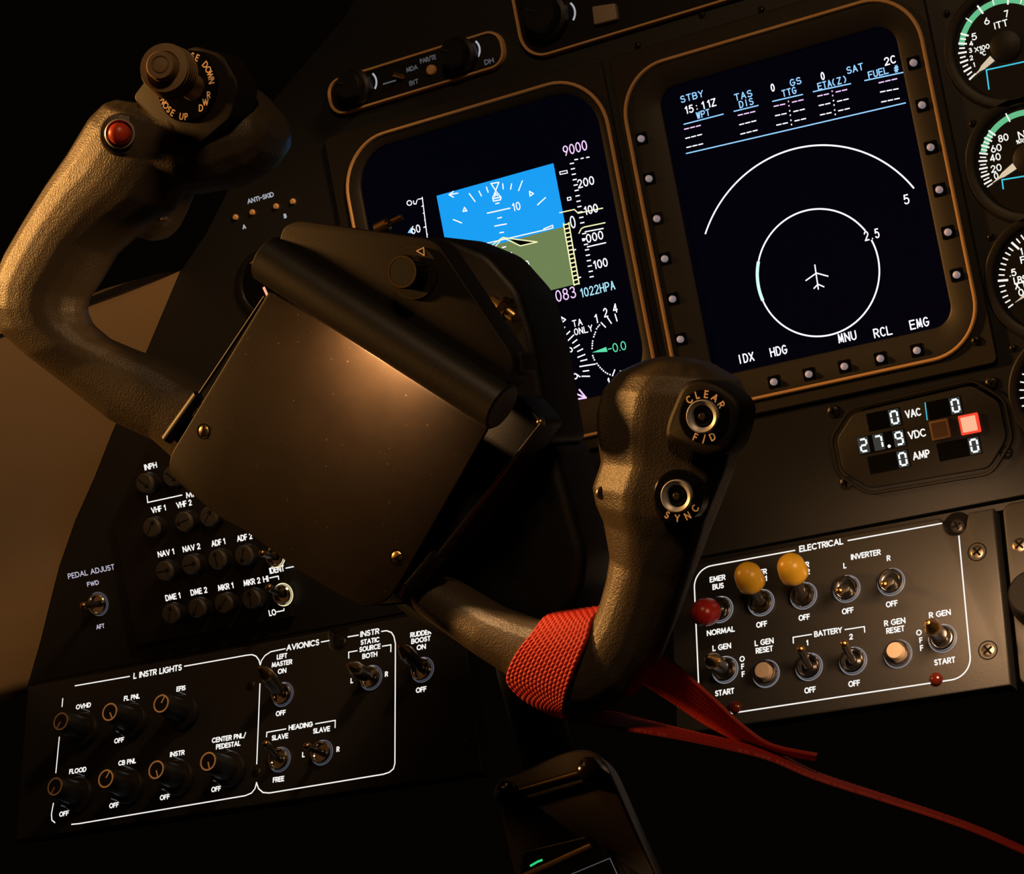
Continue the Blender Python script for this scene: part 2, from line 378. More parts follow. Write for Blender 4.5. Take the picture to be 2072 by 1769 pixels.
# anti-skid placard, farther left
g_ = M['whitedim']
legend(ip, MAIN, 'ANTI-SKID', (500, 407), (554, 394), 2.6, .55, 'whitedim', -2.9)
glyph(ip, MAIN, 'A', (494, 459), 2.4, .7, 'whitedim', -2.9); glyph(ip, MAIN, 'B', (577, 437), 2.4, .7, 'whitedim', -2.9)

for uv in ((476, 440), (510, 430), (558, 418), (592, 408)):
    x, y = MAIN.p(*uv, -2.5); MB().lathe(MAIN.w(x, y, -3.2), MAIN.n, [(1.6, 0), (1.6, .8), (1.1, 1.5), (.01, 1.6)], 16).build('switch_pin', 'rim', ip)
# ------------------------------------------------------------------ displays
def display(name, label, plate, rim, scr, rs, rimr):
    t = thing(name, ((rim[0] + rim[1]) / 2, 2, rim[2]), label, 'screen')
    r0 = rrect(*rim, rimr, 12); q0 = rrect(*plate, 3, 12)
    MB().closedband(MAIN, [(q0, -3.2), (q0, -.8), (inset(q0, .5), -.3), (inset(r0, .5), -.3), (inset(r0, .5), -3.2)]).build('mounting_plate', 'bezel', t)
    MB().ringband(MAIN, [(r0, -.3), (inset(r0, -.2), .8), (inset(r0, .4), 1.5), (inset(r0, 1.1), 1.5), (inset(r0, 1.6), .6)]).build('rim', 'rim', t)
    MB().ringband(MAIN, [(inset(r0, 1.2), .2), (inset(r0, 2.4), .1), (rrect(scr[0] - 1, scr[1] + 1, scr[2] - 1, scr[3] + 1, rs + 1, 12), -.1), (rrect(*scr, rs, 12), -.8), (rrect(*scr, rs, 12), -2.8)]).build('bezel', 'bezel', t)
    s_ = MB().flat(MAIN, rrect(scr[0] - .5, scr[1] + .5, scr[2] - .5, scr[3] + .5, rs, 12), -2.0).build('screen', 'screen', t, smooth=0)
    return t, s_
SH = -1.9
pfd, ps = display('flight_display', 'tall screen with blue and green horizon picture, partly behind the yoke', (-166, -12.8, -136, 43), (-158.5, -14.3, -130, 37.6), (-151, -19.8, -112, 31.5), 20, 27)
mfd, ms = display('navigation_display', 'tall screen showing white range rings and an aeroplane symbol on black', (-8.8, 141.5, -136, 41), (-6.4, 138, -129.8, 33), (12, 126, -115.5, 20), 9, 24)
for b_ in ((1975, 690),):
    x, y = MAIN.p(*b_, 0); screw(mfd, MAIN, x, y, -.3, 2.2)
for k in range(6):
    for x in (0, 131.6):
        mb = MB().prism(MAIN, rrect(x - 2.9, x + 2.9, -19 * k - 2.9, -19 * k + 2.9, .6, 2), -.1, .25)
        key = mb.build('key', 'blackgloss', mfd); p = MAIN.w(x, -19 * k, .2)
        MB().lathe(p, MAIN.n, [(1.6, 0), (1.6, 1.2), (1.35, 1.8), (.8, 2.3), (.01, 2.4)], 16).build('key_tip', 'keytip', key)
for k in range(5):
    x = 40.3 + 16.86 * k; y = -123.45
    key = MB().prism(MAIN, rrect(x - 2.9, x + 2.9, y - 2.9, y + 2.9, .6, 2), -.1, .25).build('key', 'blackgloss', mfd)
    MB().lathe(MAIN.w(x, y, .2), MAIN.n, [(1.6, 0), (1.6, 1.2), (1.35, 1.8), (.8, 2.3), (.01, 2.4)], 16).build('key_tip', 'keytip', key)

def L_(par, z, lines, wd, material, name, h=SH, closed=False, fill=None):
    mb = MB()
    for ln in lines: mb.stroke(MAIN, PX(MAIN, [z(*p) for p in ln], h), wd, h, closed)
    return mb.build(name, material, par, smooth=0)
def T_(par, z, items, hgt, wd, material, name, h=SH, mono=True):
    for t, a, b in items:
        (x0, y0), (x1, y1) = MAIN.p(*z(*a), h), MAIN.p(*z(*b), h)
        lettering(MB(), MAIN, t, x0, x1, (y0 + y1) / 2, hgt, wd, h, mono).build(name, material, par, smooth=0)
def F_(par, z, poly, material, name, h): return MB().flat(MAIN, PX(MAIN, [z(*p) for p in poly], h), h).build(name, material, par, smooth=0)

# navigation display page
T_(ms, z3, [('STBY', (318, 505), (437, 480)), ('WPT', (400, 590), (470, 572)), ('TAS', (594, 496), (686, 477)), ('DIS', (618, 533), (692, 517)), ('GS', (877, 423), (936, 410)), ('TTG', (836, 477), (911, 461)),
   ('ETA(Z)', (1018, 437), (1166, 408)), ('SAT', (1166, 358), (1253, 341)), ('FUEL', (1276, 381), (1380, 360)), ('#', (1408, 354), (1433, 348))], 3.3, .52, 's_blue', 'heading_text')
T_(ms, z3, [('15:11Z', (332, 560), (502, 526)), ('0', (780, 449), (800, 445)), ('0', (1035, 390), (1055, 386)), ('2C', (1358, 314), (1418, 302))], 3.7, .58, 's_white', 'value_text')
ul = [((338, 634), (538, 582)), ((593, 568), (716, 538)), ((790, 517), (942, 482)), ((997, 468), (1187, 427)), ((1260, 411), (1457, 369)), ((350, 783), (1467, 525))]
L_(ms, z3, ul, .55, 's_blue', 'rule')
def dashes(a, b, n=3):
    out = []
    for k in range(n):
        t0, t1 = (k + .08) / n, (k + .78) / n
        out.append(((a[0] + (b[0] - a[0]) * t0, a[1] + (b[1] - a[1]) * t0), (a[0] + (b[0] - a[0]) * t1, a[1] + (b[1] - a[1]) * t1)))
    return out
def sub(col, row):
    if col == 0: a, b = [((338, 660), (428, 638)), ((344, 707), (434, 684)), ((350, 753), (440, 732))][row]; return dashes(a, b)
    if col == 1: a, b = [((612, 589), (706, 567)), ((619, 637), (711, 614)), ((625, 685), (718, 662))][row]; return dashes(a, b)
    if col == 4: a, b = [((1330, 423), (1430, 400)), ((1337, 470), (1437, 451)), ((1343, 521), (1443, 500))][row]; return dashes(a, b)
    o = (0, 0) if col == 2 else (223, -52)
    x, y = [(795, 543), (802, 591), (808, 639)][row]; x += o[0]; y += o[1]
    return dashes((x, y), (x + 64, y - 14), 2) + dashes((x + 93, y - 21), (x + 157, y - 36), 2) + [((x + 78, y - 5), (x + 78.5, y - 2)), ((x + 75, y - 27), (x + 75.5, y - 24))]
for row, mt in ((0, 's_violet'), (1, 's_white'), (2, 's_white')):
    L_(ms, z3, sum((sub(c, row) for c in range(5)), []), .55, mt, 'dash_row')
cx_, cy_ = MAIN.p(1654.3, 552, SH); ax_, ay_ = MAIN.p(*z3(1020, 1065), SH); R1 = math.hypot(ax_ - cx_, ay_ - cy_); R1 = (R1 + 28.44) / 2
def ang(z, u, v): x, y = MAIN.p(*z(u, v), SH); return math.degrees(math.atan2(y - cy_, x - cx_)), math.hypot(x - cx_, y - cy_)
a0, r2 = ang(z3, 443, 1190); a1, r3 = ang(z3, 1505, 962); a0 %= 360
MB().stroke(MAIN, circ(cx_, cy_, (r2 + r3) / 2, 80, a1, a0), .75, SH).build('range_ring', 's_white', ms, smooth=0)
g0, _r = ang(z3, 1258, 1178); g1, _r = ang(z3, 1287, 1232)
MB().stroke(MAIN, circ(cx_, cy_, R1, 100, g0, g1 + 360), .75, SH).build('range_ring', 's_white', ms, smooth=0)
MB().stroke(MAIN, circ(cx_, cy_, R1, 16, 158, 192), 1.5, SH + .01).build('bearing_mark', em('tube_pale_green', (.62, .95, .90), 1.1), ms, smooth=0)
T_(ms, z3, [('5', (1457, 1020), (1487, 1014)), ('2.5', (1256, 1206), (1334, 1188))], 4.4, .6, 's_white', 'range_text')
L_(ms, z3, [((1005, 1352), (1023, 1475)), ((960, 1431), (1013, 1393), (1072, 1409)), ((1001, 1471), (1021, 1450), (1051, 1463))], .6, 's_white', 'aeroplane_symbol')
T_(ms, z3, [('IDX', (610, 1838), (694, 1815)), ('HDG', (776, 1800), (863, 1780)), ('MNU', (1123, 1728), (1217, 1709)), ('RCL', (1304, 1701), (1399, 1684)), ('EMG', (1488, 1659), (1587, 1639))], 4.3, .62, 's_white', 'menu_text')

# flight display page
x0, y1 = MAIN.p(*z4(537, 416), SH); x1, y1b = MAIN.p(*z4(1240, 252), SH); yh = MAIN.p(*z4(1290, 618), SH)[1]; yb = MAIN.p(*z4(1355, 962), SH)[1]; y1 = (y1 + y1b) / 2
MB().flat(MAIN, [(x0, yh), (x1, yh), (x1, y1), (x0, y1)], SH - .05).build('sky_field', 's_sky', ps, smooth=0)
MB().flat(MAIN, [(x0, yb), (x1, yb), (x1, yh), (x0, yh)], SH - .05).build('ground_field', 's_ground', ps, smooth=0)
L_(ps, z4, [((615, 425), (667, 415)), ((640, 405), (615, 425), (642, 440)), ((735, 418), (770, 465)), ((793, 403), (808, 432)), ((838, 380), (848, 410)), ((935, 360), (938, 390)), ((988, 360), (982, 392)), ((1052, 342), (1030, 400)),
   ((865, 358), (912, 351), (893, 400), (865, 358)), ((893, 402), (925, 440), (922, 455), (880, 463), (875, 442), (893, 402)), ((880, 448), (922, 440)), ((887, 437), (893, 418), (905, 433)),
   ((698, 524), (721, 521), (707, 501), (698, 524)), ((1095, 405), (1118, 418), (1098, 433), (1095, 405)), ((640, 573), (690, 593)), ((1143, 485), (1190, 442)),
   ((893, 478), (913, 474)), ((843, 535), (978, 505)), ((905, 565), (928, 560)), ((887, 612), (957, 599)), ((918, 652), (940, 648)), ((932, 740), (953, 735)), ((968, 775), (988, 770))], .56, 's_white', 'attitude_marks')
L_(ps, z4, [((825, 718), (1180, 636), (1180, 628), (1233, 607), (1235, 622), (1183, 636))], .5, 's_white', 'horizon_line')
F_(ps, z4, [(975, 688), (1135, 707), (1040, 728)], mat('tube_black', (.004, .004, .004), .2), 'wing_bar_fill', SH + .02)
L_(ps, z4, [((935, 680), (1140, 707), (1040, 730), (935, 680)), ((935, 680), (885, 742)), ((935, 680), (862, 732))], .55, 's_yellow', 'wing_bar', SH + .05)
T_(ps, z4, [('10', (982, 503), (1040, 490)), ('0', (1066, 845), (1094, 839))], 4.0, .5, 's_white', 'pitch_text')
L_(ps, z4, [((455, 440), (488, 705))] + [((430 + k * 8.5 + (14 if k not in (0, 4) else 0), 452 + k * 42), (457 + k * 5.2, 447 + k * 42)) for k in range(6)], .5, 's_white', 'airspeed_scale')
F_(ps, z4, [(368, 652), (390, 618), (402, 655)], 's_blue', 'speed_bug', SH - .02)
T_(ps, z4, [('60', (388, 640), (443, 622))], 4.0, .55, 's_white', 'airspeed_text')
MB().stroke(MAIN, PX(MAIN, [z4(378 + 14 * math.cos(t / 3), 474 + 14 * math.sin(t / 3)) for t in range(19)], SH), .5, SH).stroke(MAIN, PX(MAIN, [z4(402, 462), z4(406, 480), z4(418, 480), z4(424, 457)], SH), .5, SH).build('airspeed_text', 's_white', ps, smooth=0)
alt = [((1338 + k * 5.6, 240 + k * 32.2), (1358 + k * 5.6, 236 + k * 32.2)) for k in list(range(12)) + list(range(13, 22))] + [((1365, 216), (1382, 213)), ((1402, 209), (1416, 206)), ((1435, 203), (1450, 200))]
L_(ps, z4, alt + [((1355, 756), (1370, 752)), ((1385, 921), (1400, 917)), ((1427, 646), (1534, 626)), ((1440, 736), (1549, 711))], .58, 's_white', 'altitude_scale')
L_(ps, z4, [((1275, 289), (1318, 280), (1321, 295), (1278, 304), (1275, 289)), ((1320, 443), (1340, 439), (1343, 455), (1323, 459), (1320, 443))], .45, 's_white', 'altitude_bug')
F_(ps, z4, [(1407, 686), (1423, 683), (1426, 700), (1410, 703)], 's_white', 'altitude_pointer', SH)
T_(ps, z4, [('200', (1380, 360), (1480, 339)), ('100', (1410, 523), (1503, 504)), ('000', (1432, 688), (1534, 663)), ('100', (1465, 847), (1561, 827))], 4.2, .6, 's_white', 'altitude_text')
T_(ps, z4, [('0', (1337, 592), (1368, 584))], 6.0, .6, 's_white', 'altitude_text')
T_(ps, z4, [('9000', (1294, 163), (1438, 130))], 4.9, .6, 's_violet', 'selected_altitude_text')
L_(ps, z4, [((1275, 532), (1362, 513), (1385, 535), (1531, 505)), ((1390, 655), (1403, 628), (1420, 618), (1545, 592))], .55, 's_yellow', 'altitude_band')
rung = [((1300 + k * 4.4, 605 + k * 25.5), (1331 + k * 4.2, 597 + k * 25.5)) for k in range(15)]
F_(ps, z4, [(1297, 597), (1329, 591), (1391, 957), (1361, 966)], bpy.data.materials['tube_black'], 'ladder_fill', SH - .03)
L_(ps, z4, [((1297, 597), (1361, 966)), ((1329, 591), (1391, 957))] + rung, .62, 's_yellow', 'ground_ladder')
T_(ps, z4, [('083', (1250, 1032), (1370, 1004))], 5.6, .6, 's_violet', 'heading_value_text')
T_(ps, z4, [('1022HPA', (1388, 1012), (1604, 966))], 4.4, .55, 's_cyan', 'pressure_text')
L_(ps, z4, [((1250, 1192), (1262, 1178)), ((1268, 1222), (1280, 1195)), ((1283, 1250), (1305, 1215)), ((1312, 1262), (1335, 1240)), ((1325, 1295), (1358, 1262)), ((1352, 1310), (1378, 1290)), ((1360, 1340), (1393, 1320)), ((1382, 1360), (1412, 1345)),
   ((1383, 1395), (1425, 1378)), ((1400, 1417), (1437, 1408)), ((1395, 1450), (1487, 1435)), ((1415, 1478), (1448, 1474)), ((1408, 1508), (1453, 1508)), ((1285, 1155), (1310, 1170), (1290, 1187), (1285, 1155))], .6, 's_white', 'compass_scale')
for ch, c, r in (('3', (1330, 1358), -1.15), ('6', (1375, 1508), -1.75)):
    x, y = MAIN.p(*z4(*c), SH); dx = math.cos(r) * 1.5; dy = math.sin(r) * 1.5
    lettering(MB(), MAIN, ch, x - dx, x - dx + 3.0, y - dy, 4.3, .6, SH, rot=r).build('compass_text', 's_white', ps, smooth=0)
L_(ps, z4, [((1295, 1380), (1300, 1417))], .6, 's_cyan', 'heading_bug')
T_(ps, z4, [('TA', (1350, 1198), (1409, 1180)), ('ONLY', (1361, 1248), (1471, 1216))], 3.3, .5, 's_white', 'traffic_text')
dots = MB()
for p in [(1512, 1203), (1503, 1213), (1495, 1225), (1488, 1245), (1483, 1258), (1478, 1272), (1472, 1298), (1470, 1312), (1469, 1326), (1468, 1342), (1472, 1385), (1476, 1397), (1482, 1410), (1497, 1432), (1506, 1444), (1516, 1456), (1526, 1466), (1536, 1476), (1548, 1485), (1560, 1492), (1575, 1498)]:
    x, y = MAIN.p(*z4(*p), SH); dots.flat(MAIN, circ(x, y, .42, 8), SH)
dots.build('vertical_speed_scale', 's_white', ps, smooth=0)
L_(ps, z4, [((1522, 1188), (1548, 1215)), ((1560, 1157), (1583, 1192)), ((1605, 1138), (1617, 1178)), ((1590, 1505), (1603, 1470)), ((1637, 1476), (1641, 1490))], .6, 's_white', 'vertical_speed_marks')
T_(ps, z4, [('1', (1484, 1167), (1500, 1163)), ('2', (1535, 1131), (1561, 1125)), ('4', (1591, 1105), (1619, 1099)), ('1', (1562, 1546), (1574, 1543))], 4.4, .6, 's_white', 'vertical_speed_text', mono=False)
F_(ps, z4, [(1468, 1366), (1552, 1333), (1560, 1362)], 's_green', 'vertical_speed_pointer', SH)
T_(ps, z4, [('-0.0', (1562, 1348), (1670, 1321))], 4.3, .5, 's_green', 'vertical_speed_value', mono=False)
L_(ps, z4, [((1335, 1598), (1430, 1635)), ((1392, 1588), (1432, 1636), (1370, 1646))], .8, 's_violet', 'wind_arrow')

# ------------------------------------------------------------------ glare-shield control strips at the top
def strip(name, label, rect, r):
    t = thing(name, ((rect[0] + rect[1]) / 2, 2, rect[2]), label, 'control unit')
    r0 = rrect(*rect, r, 8)
    MB().prism(MAIN, inset(r0, .5), -3.1, -.6, .3).build('faceplate', 'black', t)
    MB().ringband(MAIN, [(r0, -3), (r0, -.2), (inset(r0, .3), .5), (inset(r0, 1.2), .5), (inset(r0, 1.5), -.6)]).build('rim', 'rim', t)
    return t
st = strip('reversion_panel', 'small rimmed strip with two black knobs above the horizon screen', (-159, -60.2, 52, 70.5), 8)
tu = strip('autopilot_panel', 'rimmed control unit cut by the top edge, with a beige button', (-51.5, 130, 50.6, 110), 13)
def black_knob(u, v, label, r=8.5, hgt=12):
    x, y = MAIN.p(u, v, hgt); t = thing('rotary_knob', MAIN.w(x, y, -.6), label, 'knob')
    MB().lathe(MAIN.w(x, y, -.6), MAIN.n, [(r, 0), (r, 5), (r * .82, 6), (r * .78, hgt - 1), (r * .7, hgt), (.01, hgt)], 36).build('knob_body', 'hub', t)
    MB().stroke(MAIN, [(x - r * .12, y + r * .1), (x - r * .5, y + r * .3)], .9, hgt + .06).build('pointer_line', 'bezel', t, smooth=0)
black_knob(700, 172, 'round black knob at the left end of the small rimmed strip', 8.5)
black_knob(912, 106, 'round black knob at the right end of the small rimmed strip', 8.5)
black_knob(1088, 26, 'round black knob beside the beige button at the top edge', 11)
for c, par in (((742, 168), st), ((950, 103), st), ((1140, 28), tu)):
    x, y = MAIN.p(*c, -.5); rr = 5.5 if par is st else 6
    MB().stroke(MAIN, circ(x, y, rr, 14, -42, 38), 1.0, -.5).build('dial_arc', 'whitedim', par, smooth=0)
legend(st, MAIN, 'PAR/TE', (850, 126), (882, 113), 2.4, .5, 'tick', -.5); legend(st, MAIN, 'MDA', (822, 142), (845, 135), 2.4, .5, 'tick', -.5); legend(st, MAIN, 'BIT', (828, 169), (847, 164), 2.4, .5, 'tick', -.5); legend(st, MAIN, 'DH', (980, 127), (999, 121), 2.6, .6, 'tick', -.5)
x, y = MAIN.p(874, 142, -.5); MB().lathe(MAIN.w(x, y, -.6), MAIN.n, [(2.6, 0), (2.6, 1), (2.2, 1.8), (.01, 2.1)], 20).build('button', 'rim', st)
pxline(st, MAIN, [(776, 170), (800, 163)], .8, 'tick', -.5, 'index_mark')
x, y = MAIN.p(797, 150, 3); MB().cyl(MAIN.w(x + 3, y - 2, -.6), MAIN.w(x, y, 5), 1.2, 1.5).build('toggle_lever', 'bronze', st)
q = [MAIN.p(u, v, -.5) for u, v in ((1202, 15), (1248, 8), (1253, 40), (1206, 52))]
MB().prism(MAIN, rpoly(q, .8, 3), -.6, 2.2, .5).build('button', 'ivory', tu)

# ------------------------------------------------------------------ round engine gauges
def gauge(hub, rim_u, label, h=-2.5):
    x, y = MAIN.p(*hub, h); xl, yl = MAIN.p(*rim_u, h); R = math.hypot(xl - x, yl - y)
    t = thing('engine_gauge', MAIN.w(x, y, -3), label, 'gauge')
    MB().lathe(MAIN.w(x, y, -3), MAIN.n, [(R + 4.5, -.2), (R + 4.5, 1.4), (R + 3.8, 2.0), (R + 1.2, 2.0), (R + .2, 1.4), (R, .2)], 64).build('bezel', 'panel_dark', t)
    MB().flat(MAIN, circ(x, y, R + .5, 64), h).build('dial', mat('gauge_black', (.006, .006, .006), .4), t, smooth=0)
    return t, x, y, R
def gticks(t, x, y, R, angs, l0, l1, wd, material='g_white', name='scale_marks', h=-2.35):
    mb = MB()
    for a in angs:
        c, s = math.cos(math.radians(a)), math.sin(math.radians(a)); mb.stroke(MAIN, [(x + c * R * l0, y + s * R * l0), (x + c * R * l1, y + s * R * l1)], wd, h)
    return mb.build(name, material, t, smooth=0)
def gneedle(t, a, b, wd):
    p, q = MAIN.p(*a, -1.6), MAIN.p(*b, -1.6); d = Vector((q[0] - p[0], q[1] - p[1])); n = Vector((-d.y, d.x)).normalized() * wd
    poly = [(p[0] + n.x, p[1] + n.y), (p[0] - n.x, p[1] - n.y), (p[0] + d.x * .45 - n.x * .7, p[1] + d.y * .45 - n.y * .7), (p[0] + d.x * .6 - n.x * .25, p[1] + d.y * .6 - n.y * .25), q, (p[0] + d.x * .6 + n.x * .25, p[1] + d.y * .6 + n.y * .25), (p[0] + d.x * .45 + n.x * .7, p[1] + d.y * .45 + n.y * .7)]
    MB().prism(MAIN, poly, -1.8, -1.5).build('needle', 'needle', t, smooth=0)
def gang(x, y, u, v, h=-2.35): px, py = MAIN.p(u, v, h); return math.degrees(math.atan2(py - y, px - x)) % 360
def gtext(t, items, hgt, wd, h=-2.35):
    mb = MB()
    for s_, a, b in items:
        (x0, y0), (x1, y1) = MAIN.p(*a, h), MAIN.p(*b, h); lettering(mb, MAIN, s_, x0, x1, (y0 + y1) / 2, hgt, wd, h)
    mb.build('dial_text', 'g_white', t, smooth=0)
def gnum(t, items, hgt, wd): gtext(t, [(s_, (c[0] - w_ / 2, c[1] + w_ * .11), (c[0] + w_ / 2, c[1] - w_ * .11)) for s_, c, w_ in items], hgt, wd)

t, x, y, R = gauge((2036, 93), (1932, 95), 'topmost round gauge with green arc, marked ITT')
a5, a00 = gang(x, y, *z3(1762, 175)), gang(x, y, *z3(1797, 402))
gticks(t, x, y, R, [a5 + (a00 - a5) * k / 10 for k in range(0, 11, 2)], .78, .92, .8); gticks(t, x, y, R, [a5 + (a00 - a5) * k / 10 for k in range(1, 11, 2)], .81, .90, .65)
gticks(t, x, y, R, [gang(x, y, *z3(*p)) for p in ((1858, 62), (1990, 10))], .80, .97, .8); gticks(t, x, y, R, [gang(x, y, *z3(*p)) for p in ((1805, 113), (1922, 35), (2052, 22))], .84, .97, .5)
MB().stroke(MAIN, circ(x, y, R * .87, 60, gang(x, y, *z3(1775, 222)), 20), 2.5, -2.42).build('green_arc', 'g_green', t, smooth=0)
gnum(t, [('7', (2036.6, 27.8), 9), ('6', (1996.6, 42.8), 11), ('5', (1971, 74.2), 11), ('ITT', (2025.5, 49), 28)], 3.1, .5); gnum(t, [('4', (1965, 88), 8), ('3', (1963.5, 102), 7), ('2', (1965.5, 117), 7), ('1', (1971, 131), 3), ('X100', (1987, 97), 31), ('*C', (1989, 108), 12)], 2.2, .42)
MB().lathe(MAIN.w(x, y, -2.5), MAIN.n, [(6.8, 0), (6.8, .5), (6.3, .8), (.01, .8)], 32).build('hub_cap', 'hub', t)
gneedle(t, (2008, 118), (1965, 159), 1.5)
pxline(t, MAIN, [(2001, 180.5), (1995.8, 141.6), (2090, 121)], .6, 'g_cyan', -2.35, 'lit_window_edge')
t, x, y, R = gauge((2082, 322), (1974, 326), 'second round gauge from the top, with green arc and numbers 20 to 80')
a5, a00 = gang(x, y, *z3(1908, 678)), gang(x, y, *z3(1897, 945))
gticks(t, x, y, R, [a5 + (a00 - a5) * k / 15 for k in range(0, 16, 2)], .79, .93, .75); gticks(t, x, y, R, [a5 + (a00 - a5) * k / 15 for k in range(1, 16, 2)], .81, .91, .55)
MB().stroke(MAIN, circ(x, y, R * .87, 60, gang(x, y, *z3(1885, 770)), 40), 2.5, -2.42).build('green_arc', 'g_green', t, smooth=0)
gticks(t, x, y, R, [gang(x, y, *z3(2000, 620))], .80, .96, .6)
gnum(t, [('80', (2030, 279), 21), ('60', (2015.6, 300), 22), ('40', (2013.7, 318.6), 22), ('20', (2015.6, 340.4), 22), ('0', (2015.6, 356), 9)], 3.2, .5); gnum(t, [('N1', (2071, 272), 22)], 3.6, .55); gnum(t, [('%RPM', (2072, 284), 32)], 1.9, .34)
MB().lathe(MAIN.w(x, y, -2.5), MAIN.n, [(6.8, 0), (6.8, .5), (6.3, .8), (.01, .8)], 32).build('hub_cap', 'hub', t)
gneedle(t, (2053, 336), (2001, 376), 1.5)
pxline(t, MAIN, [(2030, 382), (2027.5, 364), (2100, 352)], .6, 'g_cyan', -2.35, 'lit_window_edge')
t, x, y, R = gauge((2124, 560), (2013, 562), 'third round gauge from the top at the right edge, marked LBS')
a5, a00 = gang(x, y, 2062, 470), gang(x, y, 2052, 614)
gticks(t, x, y, R, [a5 + (a00 - a5) * k / 14 for k in range(15)], .83, .92, .6); gticks(t, x, y, R, [a5 + (a00 - a5) * k / 14 for k in (2, 9)], .77, .93, .95)
gnum(t, [('.5', (2049, 552), 15), ('1', (2067, 509), 4), ('F', (2069, 526), 9), ('LBS', (2064, 566), 26), ('X 1', (2063, 577), 20), ('0', (2066, 592), 11)], 3.2, .55)
MB().lathe(MAIN.w(x, y, -2.5), MAIN.n, [(6.8, 0), (6.8, .5), (6.3, .8), (.01, .8)], 32).build('hub_cap', 'hub', t)
gneedle(t, (2092, 585), (2053, 613), 1.5)
t, x, y, R = gauge((2170, 790), (2062, 792), 'lowest round gauge, a dark sliver at the right edge beside the voltmeter')
gticks(t, x, y, R, range(150, 240, 9), .86, .98, .6)
# partly hidden round instrument behind the yoke holder
cxy = (540, 575); x, y = MAIN.p(*cxy, -2.5); R = 15
t = thing('round_indicator', MAIN.w(x, y, -3), 'dark round indicator half hidden behind the holder on the yoke', 'gauge')
MB().lathe(MAIN.w(x, y, -3), MAIN.n, [(R + 3, -.2), (R + 3, 1.2), (R + 2, 1.8), (R, 1.6), (R - .5, .3)], 48).build('bezel', 'black', t)
MB().flat(MAIN, circ(x, y, R, 48), -2.6).build('dial', 'blackgloss', t, smooth=0)
pxline(t, MAIN, [(505, 532), (524, 526)], 1.0, 'amberring_dim', -2.4, 'scale_mark'); pxline(t, MAIN, [(534, 583), (541, 598)], 1.4, 'redhot', -2.4, 'pointer'); 
mb = MB(); x2, y2 = MAIN.p(529, 612, -2.4); mb.flat(MAIN, circ(x2, y2, 1.3, 14), -2.4); mb.build('scale_dot', 'needle', t, smooth=0)

# ------------------------------------------------------------------ volt / amp meter
vm = thing('volt_meter', MAIN.w(101, -180, -3), 'octagonal digital meter with white VAC VDC AMP readouts and a lit red square', 'meter')
oc = [(63, -169), (63, -154.5), (73, -144.5), (128, -143.2), (138.5, -153), (138.5, -169), (128, -180.2), (74, -179)]
ocp = rpoly(oc, 3, 4)
MB().prism(MAIN, ocp, -3.1, -1.2, .7).build('housing', 'panel_dark', vm)
MB().ringband(MAIN, [(inset(ocp, 1.5), -1.3), (inset(ocp, 1.7), -.5), (inset(ocp, 2.6), -.5), (inset(ocp, 3), -1.25)]).build('lens_frame', 'panel_dark', vm)
H = -1.1
for t_, a, b in (('VAC', (910, 742), (1036, 720)), ('VDC', (932, 906), (1076, 888)), ('AMP', (968, 1073), (1106, 1053))):
    (x0, y0), (x1, y1) = MAIN.p(*zm(*a), H), MAIN.p(*zm(*b), H); lettering(MB(), MAIN, t_, x0, x1, (y0 + y1) / 2, 3.6, .62, H).build('legend', 'white', vm, smooth=0)
SEGS = {'0': 'abcdef', '2': 'abged', '7': 'abc', '9': 'abcdfg'}
SP = {'a': ((0, 1), (1, 1)), 'b': ((1, 1), (1, .5)), 'c': ((1, .5), (1, 0)), 'd': ((0, 0), (1, 0)), 'e': ((0, 0), (0, .5)), 'f': ((0, .5), (0, 1)), 'g': ((0, .5), (1, .5))}
def digit(par, ch, u, v):
    x, y = MAIN.p(*zm(u, v), H); w_, h_ = 2.9, 5.3; mb = MB(); dim = MB()
    for k, (p, q) in SP.items():
        P = (x + (p[0] - .5) * w_, y + (p[1] - .5) * h_); Q = (x + (q[0] - .5) * w_, y + (q[1] - .5) * h_)
        P2 = (P[0] + (Q[0] - P[0]) * .22, P[1] + (Q[1] - P[1]) * .22); Q2 = (Q[0] + (P[0] - Q[0]) * .22, Q[1] + (P[1] - Q[1]) * .22)
        if k in SEGS[ch]: mb.stroke(MAIN, [P2, Q2], .85, H + .05)
    dim.flat(MAIN, rrect(x - w_ / 2 - 1, x + w_ / 2 + 1, y - h_ / 2 - 1, y + h_ / 2 + 1, .3, 2), H + .02)
    d = dim.build('digit_cell', 'segdim', par, smooth=0); mb.build('digit', 'seg', d, smooth=0)
for (c0, c1, digs) in (((590, 705), (862, 845), [('0', 825, 765)]), ((1075, 630), (1350, 765), [('0', 1310, 672)]), ((520, 912), (905, 1040), [('2', 580, 987), ('7', 700, 962), ('9', 862, 932)]), ((600, 1045), (930, 1185), [('0', 892, 1097)]), ((1150, 945), (1505, 1085), [('0', 1460, 990)])):
    xs = MAIN.p(*zm(*c0), H)[0]; xe = MAIN.p(*zm(digs[-1][1] + 55, digs[-1][2]), H)[0]; ym = MAIN.p(*zm(digs[-1][1], digs[-1][2]), H)[1]
    wn = MB().prism(MAIN, rrect(xs, xe, ym - 4, ym + 4, .3, 2), H - .3, H).build('window', 'blackgloss', vm)
    for d in digs: digit(wn, *d)
x, y = MAIN.p(*zm(783, 995), H); MB().flat(MAIN, circ(x, y, .75, 12), H + .05).build('decimal_point', 'seg', vm, smooth=0)
pxline(vm, MAIN, [zm(1068, 650), zm(1085, 785)], .45, 'g_cyan', H + .1, 'lit_edge')
